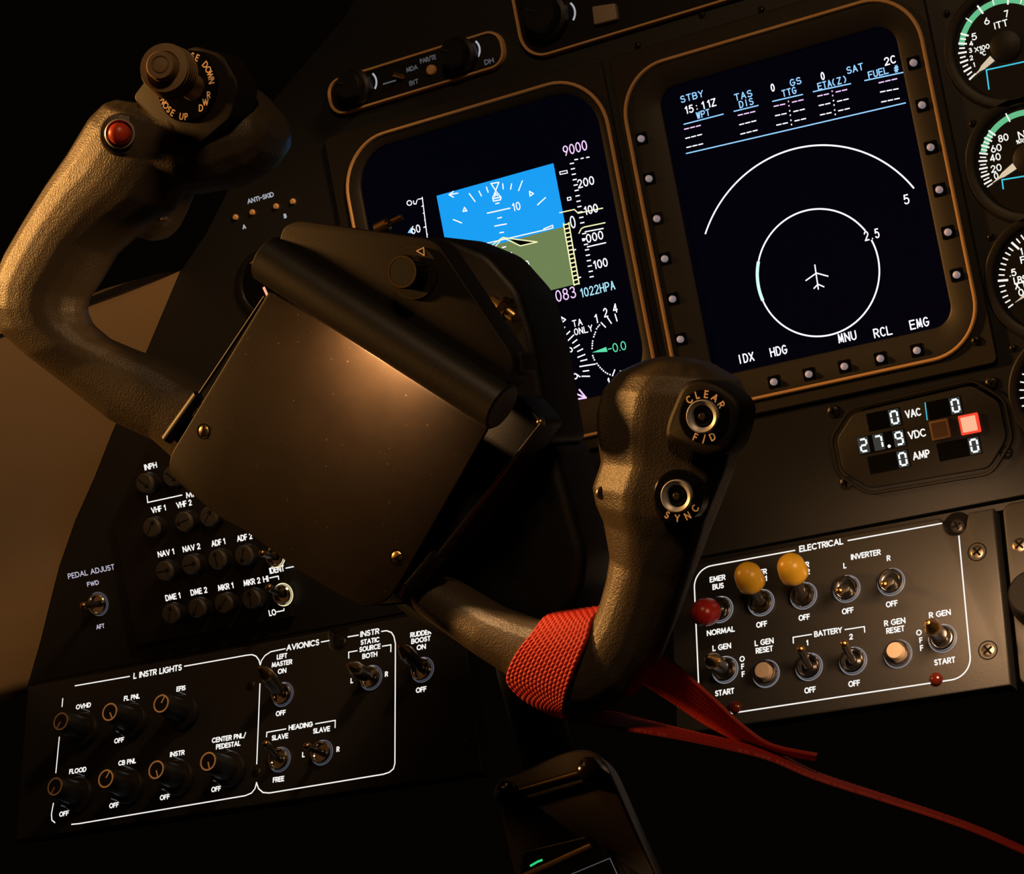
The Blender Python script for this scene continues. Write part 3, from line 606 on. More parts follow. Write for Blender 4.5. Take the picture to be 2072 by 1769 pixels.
for c, ma, mb_, nm in (((1187, 862), 'amberoff', 'ambercore', 'amber_lamp'), ((1420, 818), 'redlit', 'redhot', 'red_lamp')):
    x, y = MAIN.p(*zm(*c), 0); s_ = 4.3
    ob = MB().prism(MAIN, rrect(x - s_, x + s_, y - s_, y + s_, .5, 3), -1.3, .5, .3).build(nm, ma, vm)
    MB().flat(MAIN, rrect(x - s_ + 1, x + s_ - 1, y - s_ + 1, y + s_ - 1, .3, 3), .55).build('lens', mb_, ob, smooth=0)
for uv in [(1687, 833), (2007, 776), (2036, 916), (1712, 978)]:
    x, y = MAIN.p(*uv, -3); screw(vm, MAIN, x, y, -3, 3.0, slot_ang=random.uniform(0, 90))

# ------------------------------------------------------------------ switches and knobs (shared builders)
def toggle(pl, ring, tip, kind, label, h0=0.0, rr=5.7, leak='leakdim', cap=None, group=None):
    x, y = pl.p(*ring, h0 + 1.5); b = pl.w(x, y, h0)
    t = thing('toggle_switch', b, label, 'switch', group)
    MB().lathe(b, pl.n, [(rr, 0), (rr, 2.0), (rr - .5, 2.6), (rr - 1.1, 2.6), (rr - 1.5, 2.0), (rr - 1.7, .4), (.01, .3)], 36).build('bushing', 'chrome', t)
    MB().stroke(pl, circ(x, y, rr + .45, 40), .55, h0 + .12, True).build('lit_ring', leak, t, smooth=0)
    ht = {'thin': 15, 'lock': 21, 'ball': 17}[kind] + h0
    e = pl.W(*tip, ht); a = b + pl.n * 1.2; d = (e - a).normalized(); Ln = (e - a).length
    if kind == 'thin':
        MB().lathe(a, d, [(1.7, 0), (1.6, Ln * .6), (1.9, Ln - 3), (1.85, Ln - 1.2)], 20).build('lever', 'lever', t)
        MB().ball(a + d * (Ln - 1.6), 1.9, d, 1).build('lever_tip', 'bronze', t)
    elif kind == 'lock':
        MB().lathe(a, d, [(1.6, 0), (1.6, 4), (3.5, 4.2), (3.7, Ln - 7.5)], 28).build('lever', 'lever', t)
        MB().lathe(a, d, [(3.7, Ln - 7.5), (3.8, Ln - 6.8), (3.2, Ln - 4.5), (1.5, Ln - 1.2), (1.1, Ln - .3), (.01, Ln)], 28).build('lever_tip', 'bronze', t)
    else:
        MB().lathe(a, d, [(2.3, 0), (2.3, Ln - 5)], 20).build('lever', 'lever', t)
        r = 6.2 if cap == 'yellow' else 6.0
        pr = [(.01, Ln + r)] + [(r * math.cos(k * math.pi / 16) * (1 if k > -3 else .97), Ln + r * math.sin(k * math.pi / 16)) for k in range(7, -1, -1)] + [(r * 1.06, Ln - 3), (r * 1.02, Ln - 5.5), (r * .8, Ln - 7), (2.4, Ln - 7.4)]
        MB().lathe(a, d, pr[::-1], 32).build('lever_cap', cap, t)
    return t
def push_button(pl, ring, cap, label):
    x, y = pl.p(*ring, 1.5); b = pl.w(x, y, 0); t = thing('push_button', b, label, 'button')
    MB().lathe(b, pl.n, [(5.8, 0), (5.8, 2.0), (5.3, 2.7), (4.7, 2.7), (4.4, 2.0), (4.3, .3), (.01, .2)], 36).build('bushing', 'chrome', t)
    MB().stroke(pl, circ(x, y, 6.2, 40), .5, .12, True).build('lit_ring', 'leak', t, smooth=0)
    x2, y2 = pl.p(*cap, 6)
    MB().lathe(pl.w((x + x2) / 2, (y + y2) / 2, .2), pl.n, [(3.7, 0), (3.7, 5.2), (3.4, 5.6), (.01, 5.65)], 32).build('button_cap', 'ivory', t)
def rotary(pl, cap, pdir, label, ring='amberring', r=4.3, hgt=20):
    x, y = pl.p(*cap, hgt); b = pl.w(x, y, 0); t = thing('rotary_knob', b, label, 'knob')
    MB().lathe(b, pl.n, [(9.2, 0), (9.2, 2.4), (8.6, 3.4), (6.2, 4.0), (5.9, 10), (5.2, hgt - .6), (4.7, hgt), (.01, hgt)], 40).build('knob_body', 'black', t)
    MB().stroke(pl, circ(x, y, r, 40), .85, hgt + .08, True).build('lit_ring', ring, t, smooth=0)
    MB().stroke(pl, [(x + pdir[0] * .6, y + pdir[1] * .6), (x + pdir[0] * r, y + pdir[1] * r)], .75, hgt + .09).build('pointer_line', ring, t, smooth=0)
def selector(pl, cap, deg, label, hgt=7.5):
    x, y = pl.p(*cap, hgt); b = pl.w(x, y, 0); t = thing('volume_knob', b, label, 'knob', None)
    body = MB().lathe(b, pl.n, [(5.6, 0), (5.5, hgt - 2.5)], 32).build('knob_body', 'black', t)
    MB().lathe(pl.w(x, y, hgt - 2.5), pl.n, [(5.1, 0), (5.1, 1.6), (4.6, 2.3), (.01, 2.5)], 32).build('knob_cap', 'capgray', t)
    c, s = math.cos(math.radians(deg)), math.sin(math.radians(deg)); hx, hy = x + c * 3.6, y + s * 3.6
    MB().stroke(pl, [(x - c * 3.4, y - s * 3.4), (hx, hy)], .55, hgt + .1).stroke(pl, [(hx - c * 1.6 - s * 1.1, hy - s * 1.6 + c * 1.1), (hx, hy), (hx - c * 1.6 + s * 1.1, hy - s * 1.6 - c * 1.1)], .5, hgt + .1).build('arrow', 'blackgloss', t, smooth=0)

# ------------------------------------------------------------------ electrical panel
el = thing('electrical_panel', LOW.w(55, -71, -8), 'dark switch panel with white border marked ELECTRICAL', 'panel')
nx, ny = LOW.p(1932, 1060, 0)
plate = [(-26, -71), (127.5, -71), (127.5, 8.2), (nx + 6.5, 8.2)] + [(nx + 5.2 * math.cos(math.radians(a)), ny + 5.2 * math.sin(math.radians(a))) for a in range(0, -181, -20)] + [(nx - 6.5, 8.2), (-26, 8.2)]
MB().prism(LOW, plate, -9, 0, .9).build('faceplate', 'panel', el)
MB().lathe(LOW.w(nx, ny, -4), LOW.n, [(6.5, 0), (6.5, .5)], 24).build('screw_recess', 'blackgloss', el); screw(el, LOW, nx, ny, -3.5, 3.2)
for uv in [(1977, 1117), (1999, 1316)]:
    x, y = LOW.p(*uv, 0)
    MB().stroke(LOW, circ(x, y, 4.0, 32), .5, .06, True).build('screw_seat', 'blackgloss', el, smooth=0)
    screw(el, LOW, x, y, -.9, 3.6, 'steel', slot_ang=35)
bl = [(-13.6, y) for y in (-58,)]
B0, B1, B2, B3 = -14.0, 111.3, -65.0, 5.6
def arc_(cx, cy, r, a0, a1): return circ(cx, cy, r, 10, a0, a1)
xt0 = LOW.p(1608, 1112, .07)[0]; xt1 = LOW.p(1716, 1094, .07)[0]
for pts in ([(xt0, B3)] + arc_(B0 + 9, B3 - 9, 9, 90, 180) + arc_(B0 + 9, B2 + 9, 9, 180, 270) + arc_(B1 - 9, B2 + 9, 9, 270, 360) + [(B1, ny - 6)], [(xt1, B3), (nx - 5.8, B3)]):
    MB().stroke(LOW, pts, .62, .07).build('border_line', 'white', el, smooth=0)
for t_, a, b in (('EMER', (1435.8, 1173), (1468, 1168.5)), ('BUS', (1441.5, 1188), (1464.6, 1185)), ('NORMAL', (1430, 1281), (1487, 1273.5)), ('EMER', (1519.5, 1161.5), (1552, 1156.3)), ('BAT 1', (1521, 1175.5), (1552, 1170.5)),
    ('EMER', (1605, 1147.5), (1637.5, 1142)), ('BAT 2', (1607, 1161.5), (1639, 1157)), ('OFF', (1530, 1265.2), (1552.5, 1262)), ('OFF', (1615.7, 1251), (1639, 1247.8)), ('INVERTER', (1721.6, 1127), (1782.2, 1118)), ('OFF', (1703.4, 1237.8), (1727.5, 1234.6)),
    ('OFF', (1792.3, 1223.8), (1816.6, 1220.4)), ('R GEN', (1879.5, 1245.5), (1924, 1238.7)), ('R GEN', (1788.7, 1261.5), (1832.2, 1255.8)), ('RESET', (1793, 1276.6), (1830.5, 1272.2)), ('START', (1890, 1341), (1933.2, 1335.2)), ('L GEN', (1441.5, 1312.3), (1479.4, 1306.5)),
    ('L GEN', (1526.8, 1301.8), (1565.5, 1296.7)), ('RESET', (1529, 1317), (1564.2, 1312.6)), ('START', (1446.7, 1403.3), (1485.9, 1398.4)), ('BATTERY', (1647.2, 1283.1), (1704.2, 1275.4)), ('OFF', (1627.4, 1398), (1651, 1395)), ('OFF', (1716.4, 1385), (1740.5, 1381.5))):
    legend(el, LOW, t_, a, b, 2.75, .56)
legend(el, LOW, 'ELECTRICAL', (1617, 1111), (1706.3, 1095.5), 3.1, .62)
for ch, c in (('L', (1709.5, 1144.7)), ('R', (1798, 1129.6)), ('1', (1633.4, 1301)), ('2', (1722, 1288.6)), ('O', (1859.4, 1280.3)), ('F', (1863.6, 1295.9)), ('F', (1865, 1311.5)), ('O', (1501.6, 1333.6)), ('F', (1502.9, 1349)), ('F', (1503.9, 1364.5))): glyph(el, LOW, ch, c, 2.7, .55)
pxline(el, LOW, [(1605.3, 1301.6), (1604.8, 1289.9), (1642, 1283.9)], .55, name='bracket_line'); pxline(el, LOW, [(1709.9, 1274.3), (1748.9, 1268.3), (1749.7, 1279.5)], .55, name='bracket_line')
for uv in ((1895, 1375), (1488, 1432)):
    x, y = LOW.p(*uv, 0); MB().lathe(LOW.w(x, y, 0), LOW.n, [(2.9, 0), (2.9, .8), (2.2, 1.8), (1, 2.3), (.01, 2.4)], 24).build('indicator_lamp', 'lampred', el)
toggle(LOW, (1455, 1232), (1423, 1240), 'ball', 'red capped switch under EMER BUS on the electrical panel', cap='red', leak='leak')
toggle(LOW, (1538, 1218), (1514, 1165), 'ball', 'yellow capped switch nearer the red capped one', cap='yellow', leak='leak', group='yellow capped emergency switches')
toggle(LOW, (1624, 1204), (1601, 1147), 'ball', 'yellow capped switch nearer the INVERTER legend', cap='yellow', leak='leak', group='yellow capped emergency switches')
toggle(LOW, (1711, 1190), (1698, 1196), 'thin', 'small toggle switch under L of INVERTER', leak='leak', group='inverter switches')
toggle(LOW, (1801, 1176), (1789, 1183), 'thin', 'small toggle switch under R of INVERTER', leak='leak', group='inverter switches')
toggle(LOW, (1635, 1348), (1618, 1310), 'thin', 'small toggle switch below BATTERY 1', leak='leak', group='battery switches')
toggle(LOW, (1724, 1336), (1706, 1299), 'thin', 'small toggle switch below BATTERY 2', leak='leak', group='battery switches')
toggle(LOW, (1465, 1354), (1431, 1329), 'lock', 'thick bronze tipped switch above the left START, under L GEN', leak='leak', group='generator switches')
toggle(LOW, (1905, 1290), (1876, 1259), 'lock', 'thick bronze tipped switch above the right START, under R GEN', leak='leak', group='generator switches')
push_button(LOW, (1548, 1362), (1543, 1355), 'ivory push button under L GEN RESET')
push_button(LOW, (1815, 1322), (1810, 1315), 'ivory push button under R GEN RESET')
# neighbouring panel at the right edge
nb = thing('pedestal_panel', LOW.w(150, -71, -8), 'blank brown panel with a cross-head screw at the right edge', 'panel')
MB().prism(LOW, rrect(131.5, 200, -72, 9, 4), -9, .4, .9).build('faceplate', 'panel', nb)
x, y = LOW.p(2063, 1103, .4); screw(nb, LOW, x, y, -.4, 3.6, 'steel', slot_ang=40)
x, y = LOW.p(2092, 1205, 10); t = thing('selector_knob', LOW.w(x, y, .4), 'dark round knob cut by the right edge on the brown panel', 'knob')
MB().lathe(LOW.w(x, y, .4), LOW.n, [(12, 0), (12, 4), (10.5, 6), (10, 13), (9, 14), (.01, 14)], 40).build('knob_body', mat('matt_black_rubber', (.003, .003, .003), .7, spec=.12), t)

# ------------------------------------------------------------------ instrument light / avionics panel
lp = thing('lighting_panel', LOW.w(-265, -76, -8), 'dark switch panel marked L INSTR LIGHTS and AVIONICS', 'panel')
sx, sy = LOW.p(684, 1297, 0)
poly = [(-404, -75), (-126, -75), (-136.5, 8.5), (sx + 6, 8.5)] + [(sx + 5 * math.cos(math.radians(a)), sy + 5 * math.sin(math.radians(a))) for a in range(0, -181, -20)] + [(sx - 6, 8.5), (-404, 8.5)]
MB().prism(LOW, poly, -9, 0, .8).build('faceplate', 'panel', lp)
MB().lathe(LOW.w(sx, sy, -4), LOW.n, [(6.5, 0), (6.5, .5)], 24).build('screw_recess', 'blackgloss', lp); screw(lp, LOW, sx, sy, -3.5, 3.0)
for uv in ((506, 1387), (518, 1563), (948, 1498)):
    x, y = LOW.p(*uv, 0); screw(lp, LOW, x, y, -.6, 2.8, slot_ang=30)
def P_(*pts): return PX(LOW, pts, .07)
for pts in ([(152, 1388), (262, 1369)], [(373, 1348.5), (500, 1326), (510, 1325), (518, 1328), (524, 1336), (526.5, 1346)], [(127, 1414), (125.5, 1430)], [(120, 1492), (113, 1564)], [(108, 1626), (104, 1648), (105, 1660), (111, 1665)], [(145, 1668.5), (160, 1667), (496, 1610.5), (509, 1605), (516, 1596), (519, 1584)],
            [(526.5, 1346), (529, 1337), (536, 1327), (548, 1319), (577, 1313)], [(650, 1299.5), (666, 1296.5)], [(704, 1289), (725, 1285.5)], [(772, 1278), (782, 1276.5), (792, 1280), (797, 1288), (800, 1302), (800, 1330)], [(800, 1330), (799, 1545), (796, 1556), (788, 1563), (776, 1567), (545, 1605), (532, 1604), (523, 1596), (519, 1584)], [(526, 1384), (519.5, 1546)]):
    pxline(lp, LOW, pts, .62)
for t_, a, b in (('OVHD', (153.6, 1431), (184, 1426.5)), ('FL PNL', (250.6, 1413.5), (283, 1409)), ('EFIS', (357, 1395), (375.6, 1391.6)), ('OFF', (231, 1500), (251, 1497)), ('FLOOD', (140, 1562), (174.8, 1556.7)), ('OFF', (119.8, 1648.4), (139.2, 1645.4)), ('CB PNL', (239.4, 1545), (275.4, 1539.3)), ('OFF', (221, 1631.2), (240.4, 1628.4)),
    ('INSTR', (344, 1527), (373.6, 1523)), ('OFF', (323.4, 1615), (343.6, 1611.8)), ('CENTER PNL/', (428.7, 1498), (497.8, 1488.6)), ('PEDESTAL', (437, 1511), (486.8, 1504.8)), ('OFF', (427.4, 1598.6), (447.2, 1595.4)),
    ('LEFT', (560, 1330), (581.2, 1326.6)), ('MASTER', (549.7, 1345.4), (591.4, 1339.8)), ('ON', (562, 1359.2), (579.5, 1356.6)), ('OFF', (558, 1445), (578.2, 1441.6)), ('HEADING', (584, 1473), (633, 1465.6)), ('SLAVE', (549.7, 1494), (583.4, 1488.6)), ('SLAVE', (633.4, 1480), (668, 1474.4)), ('FREE', (552, 1579), (575.2, 1575.6)),
    ('STATIC', (729.6, 1300), (768, 1294.5)), ('SOURCE', (727, 1314.6), (770.2, 1308)), ('BOTH', (733, 1328), (763.6, 1324)), ('RUDDER', (830, 1285.6), (873, 1278)), ('BOOST', (832, 1298), (871.4, 1292)), ('ON', (843, 1311), (861.8, 1308)), ('OFF', (841.4, 1397.4), (863, 1394.2))):
    legend(lp, LOW, t_, a, b, 2.75, .6)
legend(lp, LOW, 'L INSTR LIGHTS', (270, 1368), (368, 1350.5), 3.4, .68); legend(lp, LOW, 'AVIONICS', (579.3, 1312.5), (646, 1298.5), 3.3, .66); legend(lp, LOW, 'INSTR', (729, 1283.6), (767.6, 1277.4), 3.1, .64)
for ch, c in (('L', (614, 1527.3)), ('R', (684, 1516.4)), ('L', (712, 1377.5)), ('R', (782, 1364.3))): glyph(lp, LOW, ch, c, 2.75, .6)
for pts in ([(539.3, 1491.4), (539.8, 1482.3), (578.3, 1475.3)], [(638.6, 1465), (678.4, 1458), (678, 1472.7)], [(705.7, 1332), (705.4, 1320), (722.6, 1317)], [(773.8, 1308), (791, 1305), (790.7, 1319)]): pxline(lp, LOW, pts, .58, name='bracket_line')
for c in ((265, 1417.6), (367.6, 1402.5), (243, 1483), (259, 1553), (233, 1619.6), (362, 1535.6), (335.6, 1600), (467, 1519.5), (439.6, 1582.7), (131.5, 1633), (173, 1436.8), (162.7, 1567.6)):
    pxline(lp, LOW, [(c[0] - 8, c[1] - 3), (c[0] + 8, c[1] + 3)], .5, 'tick', name='index_mark')
D = lambda a: (math.cos(math.radians(a)), math.sin(math.radians(a)))
rotary(LOW, (123, 1460), D(-125), 'dimly ringed knob beside OVHD at the left end of the upper row', 'amberring_dim')
rotary(LOW, (222, 1441), D(-62), 'amber ringed knob beside FL PNL')
rotary(LOW, (326, 1424), D(60), 'amber ringed knob beside EFIS')
rotary(LOW, (111, 1592), D(-120), 'dimly ringed knob beside FLOOD at the left end of the lower row', 'amberring_dim')
rotary(LOW, (214, 1576), D(58), 'amber ringed knob beside CB PNL')
rotary(LOW, (316, 1558), D(-72), 'amber ringed knob beside the lower INSTR legend')
rotary(LOW, (421, 1541), D(-75), 'amber ringed knob under CENTER PNL/PEDESTAL')
toggle(LOW, (569, 1404), (525, 1349), 'lock', 'thick bronze tipped switch under LEFT MASTER ON', group='thick avionics switches')
toggle(LOW, (748, 1370), (704, 1346), 'lock', 'thick bronze tipped switch under STATIC SOURCE', group='thick avionics switches')
toggle(LOW, (852, 1354), (808, 1306), 'lock', 'thick bronze tipped switch under RUDDER BOOST', group='thick avionics switches')
toggle(LOW, (563, 1536), (535, 1502), 'thin', 'small toggle switch above FREE', group='heading switches')
toggle(LOW, (648.5, 1522), (618, 1509), 'thin', 'small toggle switch between L and R under HEADING SLAVE', group='heading switches')

# ------------------------------------------------------------------ audio panel
au = thing('audio_panel', MAIN.w(-280, -188, -3), 'dark audio panel with rows of grey volume knobs left of the yoke', 'panel')
MB().prism(MAIN, [(-332, -187), (-234, -187), (-234, -84), (-300, -84), (-332, -120)], -3.2, 0, .8).build('faceplate', 'panel_dark', au)
for t_, a, b in (('INPH', (291.8, 946), (317.4, 941)), ('VHF 1', (305.8, 1033), (335.2, 1027.5)), ('VHF 2', (356.8, 1023), (387.8, 1016.8)), ('NAV 1', (319, 1121.6), (352.3, 1116.8)), ('NAV 2', (369.4, 1111.4), (405.3, 1105.8)), ('ADF 1', (427.4, 1100.2), (455.6, 1095.8)), ('ADF 2', (479, 1090), (510.4, 1085.2)),
    ('DME 1', (334.4, 1210.2), (365, 1205.6)), ('DME 2', (385.4, 1199.4), (419.4, 1194)), ('MKR 1', (440.8, 1190), (472.3, 1185)), ('MKR 2', (492.6, 1180.4), (527, 1174.4)), ('HI', (532, 1172.8), (543.2, 1171)), ('IDENT', (545, 1155), (575.3, 1150.6)), ('LO', (543.8, 1241), (558.6, 1238.6)), ('MIC', (376, 1003), (404, 997))):
    legend(au, MAIN, t_, a, b, 3.2, .62, h=.1)
for pts in ([(297.4, 1003.8), (298.8, 1017), (368, 1002)], [(545.8, 1169.8), (563, 1166), (564, 1172.6)], [(578.6, 1150), (594.8, 1146.6), (594.3, 1142.6)], [(560, 1238.4), (574.4, 1235.6), (574.6, 1232)]): pxline(au, MAIN, pts, .6, h=.1, name='bracket_line')
for c, a, lb in (((290, 978), -45, 'below the INPH legend'), ((345, 964), -45, 'right of the INPH one, half behind the holder'), ((304, 1068), 48, 'under the first VHF legend'), ((369, 1056), 190, 'under the second VHF legend'), ((420, 1046), 48, 'at the end of the VHF row by the holder'), ((330, 1156), 0, 'under the first NAV legend'), ((383, 1143), 0, 'under the second NAV legend'), ((437, 1133), 93, 'under the first ADF legend'), ((491, 1124), 248, 'under the second ADF legend'), ((343, 1243), 70, 'under the first DME legend'), ((396, 1232), 235, 'under the second DME legend'), ((450, 1222), 220, 'under the first MKR legend'), ((506, 1213), 90, 'under the second MKR legend')):
    selector(MAIN, c, a, 'grey arrow knob ' + lb)
toggle(MAIN, (196, 1223), (165, 1226), 'thin', 'toggle switch between FWD and AFT at the far left', h0=-3)
toggle(MAIN, (555, 1128), (527, 1119), 'thin', 'brightly ringed toggle above IDENT, half behind the holder', leak='leakwarm', rr=4.9)
toggle(MAIN, (570, 1204), (541, 1188), 'thin', 'brightly ringed toggle between HI and LO', leak='leakwarm', rr=5.2)
#PART3
# ------------------------------------------------------------------ control yoke
def K(u, v, h=0): return YK.W(u, v, h)
FRONT = [(-1, 0), (-.95, .32), (-.8, .62), (-.55, .85), (-.25, .97), (.0, 1), (.3, .98), (.62, .86), (.86, .6), (.97, .3), (1, 0), (.95, -.35), (.78, -.68), (.45, -.92), (0, -1), (-.45, -.92), (-.78, -.68), (-.95, -.35)]
FLATF = [(-1, 0), (-.97, .25), (-.86, .48), (-.66, .66), (-.42, .84), (-.24, .97), (-.08, 1.0), (.3, .97), (.66, .92), (.9, .80), (1, .35), (.98, -.3), (.82, -.66), (.45, -.92), (0, -1), (-.45, -.92), (-.78, -.68), (-.95, -.35)]
def mixp(a, b, t): return [(p[0] * (1 - t) + q[0] * t, p[1] * (1 - t) + q[1] * t) for p, q in zip(a, b)]
def horn(mb, secs):
    """secs: (left px, right px, centre height, half depth, flat 0..1)"""
    rings = []
    for L, R, h, dpt, fl in secs:
        a, b = K(*L, h), K(*R, h); c = (a + b) / 2; e = (b - a) / 2; pr = mixp(FRONT, FLATF, fl)
        rings.append([c + e * x + YK.n * (dpt * y) for x, y in pr])
    return mb.loft(rings)
def subsurf(o, n=2):
    md = o.modifiers.new('smooth', 'SUBSURF'); md.levels = n; md.render_levels = n; return o
def remesh(o, vox, it=6):
    md = o.modifiers.new('union', 'REMESH'); md.mode = 'VOXEL'; md.voxel_size = vox * MM; md.use_smooth_shade = True
    sm = o.modifiers.new('soften', 'SMOOTH'); sm.factor = .5; sm.iterations = it; return o

yk = thing('control_yoke', K(1050, 1050, -60), 'dark bronze control yoke with two grips, turned to the right on its column', 'control yoke')
mb = MB()
horn(mb, [((520, 800), (440, 985), -10, 12, 0), ((455, 790), (372, 940), -9, 13, 0), ((396, 768), (322, 893), -8, 13, 0), ((330, 728), (232, 852), -6, 13, 0), ((262, 704), (140, 778), -3, 13, 0), ((212, 684), (72, 724), 0, 14, 0),
    ((178, 655), (14, 672), 2, 14, 0), ((166, 628), (-2, 622), 3, 14, 0), ((172, 604), (2, 565), 3, 14, 0), ((196, 570), (24, 512), 3, 14, 0), ((228, 515), (62, 447), 3, 14, 0),
    ((285, 465), (103, 378), 4, 14, 0), ((345, 425), (148, 312), 6, 14, .1), ((392, 350), (193, 240), 7, 14, .2), ((400, 270), (222, 212), 7, 13.5, .2), ((380, 225), (243, 203), 6, 9, .2)])
horn(mb, [((240, 240), (262, 350), 5, 12, 0), ((320, 190), (330, 382), 4, 16, 0), ((400, 160), (400, 394), 1, 19, 0), ((468, 155), (474, 380), -2, 20, 0), ((515, 180), (528, 350), -4, 18, 0), ((545, 215), (556, 315), -5, 14, 0), ((562, 245), (566, 280), -5, 8, 0)])
horn(mb, [((235, 440), (395, 375), -7, 9, 0), ((262, 470), (376, 420), -8, 8, 0), ((288, 482), (356, 458), -8, 7, 0), ((308, 488), (338, 478), -8, 4, 0)])
lh = mb.build('left_horn', 'yoke', yk); remesh(lh, .75, 8)
# trim switch block and knob
blk = MB().prism(YK, rpoly(PX(YK, [(268, 198), (374, 303), (402, 296), (470, 238), (484, 170), (450, 108), (395, 92), (320, 130)], 19), 3), 6, 19.5, .8).build('switch_block', 'yoke_smooth', yk)
bc = YK.p(376, 174, 21); disc = MB().lathe(YK.w(*bc, 19), YK.n, [(13.2, 0), (13.2, 1.4), (12.8, 1.8), (.01, 1.8)], 48).build('legend_disc', 'blackgloss', yk)
def arc_text(par, pl, txt, c, r, a_mid, span, hgt, wd, h, material='orangeletter', inward=False):
    n = len(txt); mb = MB()
    for i, ch in enumerate(txt):
        if ch == ' ': continue
        f = (i / (n - 1) - .5) if n > 1 else 0
        a = math.radians(a_mid + (f if inward else -f) * span); x, y = c[0] + r * math.cos(a), c[1] + r * math.sin(a)
        rot = a + math.pi / 2 if inward else a - math.pi / 2; wch = max(G[ch][0], .03) * hgt + wd * .5; dx, dy = math.cos(rot) * wch / 2, math.sin(rot) * wch / 2
        lettering(mb, pl, ch, x - dx, x - dx + wch, y - dy, hgt, wd, h, rot=rot)
    return mb.build('legend', material, par, smooth=0)
arc_text(yk, YK, 'NOSE DOWN', bc, 11.2, 40, 92, 2.6, .46, 20.9); arc_text(yk, YK, 'NOSE UP', bc, 11.2, -134, 64, 2.6, .46, 20.9, inward=True)
mb = MB()
for i, ch in enumerate('RWD'):
    a = math.radians(-33 - 15.5 * i); x, y = bc[0] + 10.6 * math.cos(a), bc[1] + 10.6 * math.sin(a); rot = math.radians(-12); wch = G[ch][0] * 2.6 + .2
    lettering(mb, YK, ch, x - wch / 2 * math.cos(rot), x - wch / 2 * math.cos(rot) + wch, y - wch / 2 * math.sin(rot), 2.6, .46, 20.9, rot=rot)
mb.build('legend', 'orangeletter', yk, smooth=0)
k0 = K(392, 178, 20); k1 = K(327, 134, 55); kd = (k1 - k0).normalized(); kl = (k1 - k0).length
prof = [(4.8, 0), (4.8, kl - 14), (8.6, kl - 13)]
for i in range(5): prof += [(9.5 - i * .1, kl - 12.2 + i * 1.9), (9.7 - i * .15, kl - 11.4 + i * 1.9), (9.1 - i * .15, kl - 10.7 + i * 1.9)]
prof += [(8.7, kl - 2.4), (6.0, kl - 2.1), (5.6, kl - 2.8), (5.4, kl - 2.3), (5.2, kl + 1.2), (4.7, kl + 1.9), (3.3, kl + 1.9), (3.0, kl + 1.4), (2.5, kl + 1.9), (.01, kl + 2.1)]
MB().lathe(k0, kd, prof, 56).build('trim_knob', mat('brown_rubber_knob', (.24, .155, .075), .5), yk)
# red push button on the left grip
p0 = K(247, 275, 17); rd = (K(237, 267, 30) - p0).normalized()
rb = MB().lathe(p0, rd, [(8.0, -5), (8.0, 4.4), (7.4, 5.6), (5.8, 6.0), (5.4, 5.4)], 48).build('button_base', 'yoke', yk)
MB().lathe(p0, rd, [(5.6, 5), (5.6, 7.4), (5.2, 7.9), (4.9, 7.4), (4.8, 4.5)], 48).build('button_ring', 'satin', rb)
MB().lathe(p0, rd, [(4.2, 4), (4.2, 8.2), (4.0, 9.4), (3.2, 10.8), (1.7, 11.6), (.01, 11.8)], 40).build('red_button', 'redbtn', rb)
p1 = K(322, 440, 1); MB().lathe(p1, YK.n, [(2.0, -3), (2.0, 1.0), (1.6, 1.5), (.9, 1.5), (.7, .8), (.01, .7)], 24).build('screw', 'brass', yk)

# right horn and grip
mb = MB()
horn(mb, [((735, 1062), (690, 1125), -11, 9, 0), ((828, 1118), (790, 1194), -8, 10, 0), ((921, 1174), (882, 1260), -5, 11, 0), ((1015, 1230), (975, 1326), -1, 12, 0), ((1080, 1252), (1034, 1364), 0, 12.5, 0), ((1140, 1262), (1092, 1418), 1, 13, 0), ((1182, 1262), (1150, 1442), 3, 13.5, 0), ((1203, 1262), (1212, 1444), 4, 13.5, 0),
    ((1212, 1240), (1282, 1408), 5, 13.5, 0), ((1222, 1212), (1328, 1345), 5, 13.5, 0), ((1233, 1170), (1362, 1262), 5, 13.5, .1), ((1240, 1125), (1392, 1180), 5, 14, .4), ((1228, 1060), (1422, 1100), 6, 15.5, .8)])
horn(mb, [((1240, 1120), (1395, 1170), 5, 14, .4), ((1232, 1065), (1422, 1098), 6, 15.5, .8), ((1212, 1020), (1440, 1050), 7, 17, 1), ((1205, 985), (1458, 1005), 7, 17.5, 1), ((1222, 935), (1480, 950), 7, 17, 1), ((1214, 880), (1492, 895), 7, 17.5, 1),
    ((1213, 835), (1504, 848), 7, 18, 1), ((1226, 788), (1508, 805), 7, 18, 1), ((1258, 752), (1490, 768), 6, 17, .8), ((1310, 728), (1440, 737), 5, 12, .5), ((1345, 721), (1395, 724), 4, 6, .2)])
rh = mb.build('right_horn', 'yoke', yk); remesh(rh, .75, 6)
pad = MB().prism(YK, rpoly(PX(YK, [(1383, 768), (1440, 768), (1494, 805), (1502, 838), (1478, 915), (1440, 926), (1345, 895), (1345, 860)], 28), 5), 14, 28.5, 2.2).build('button_pad', 'yoke_smooth', yk)
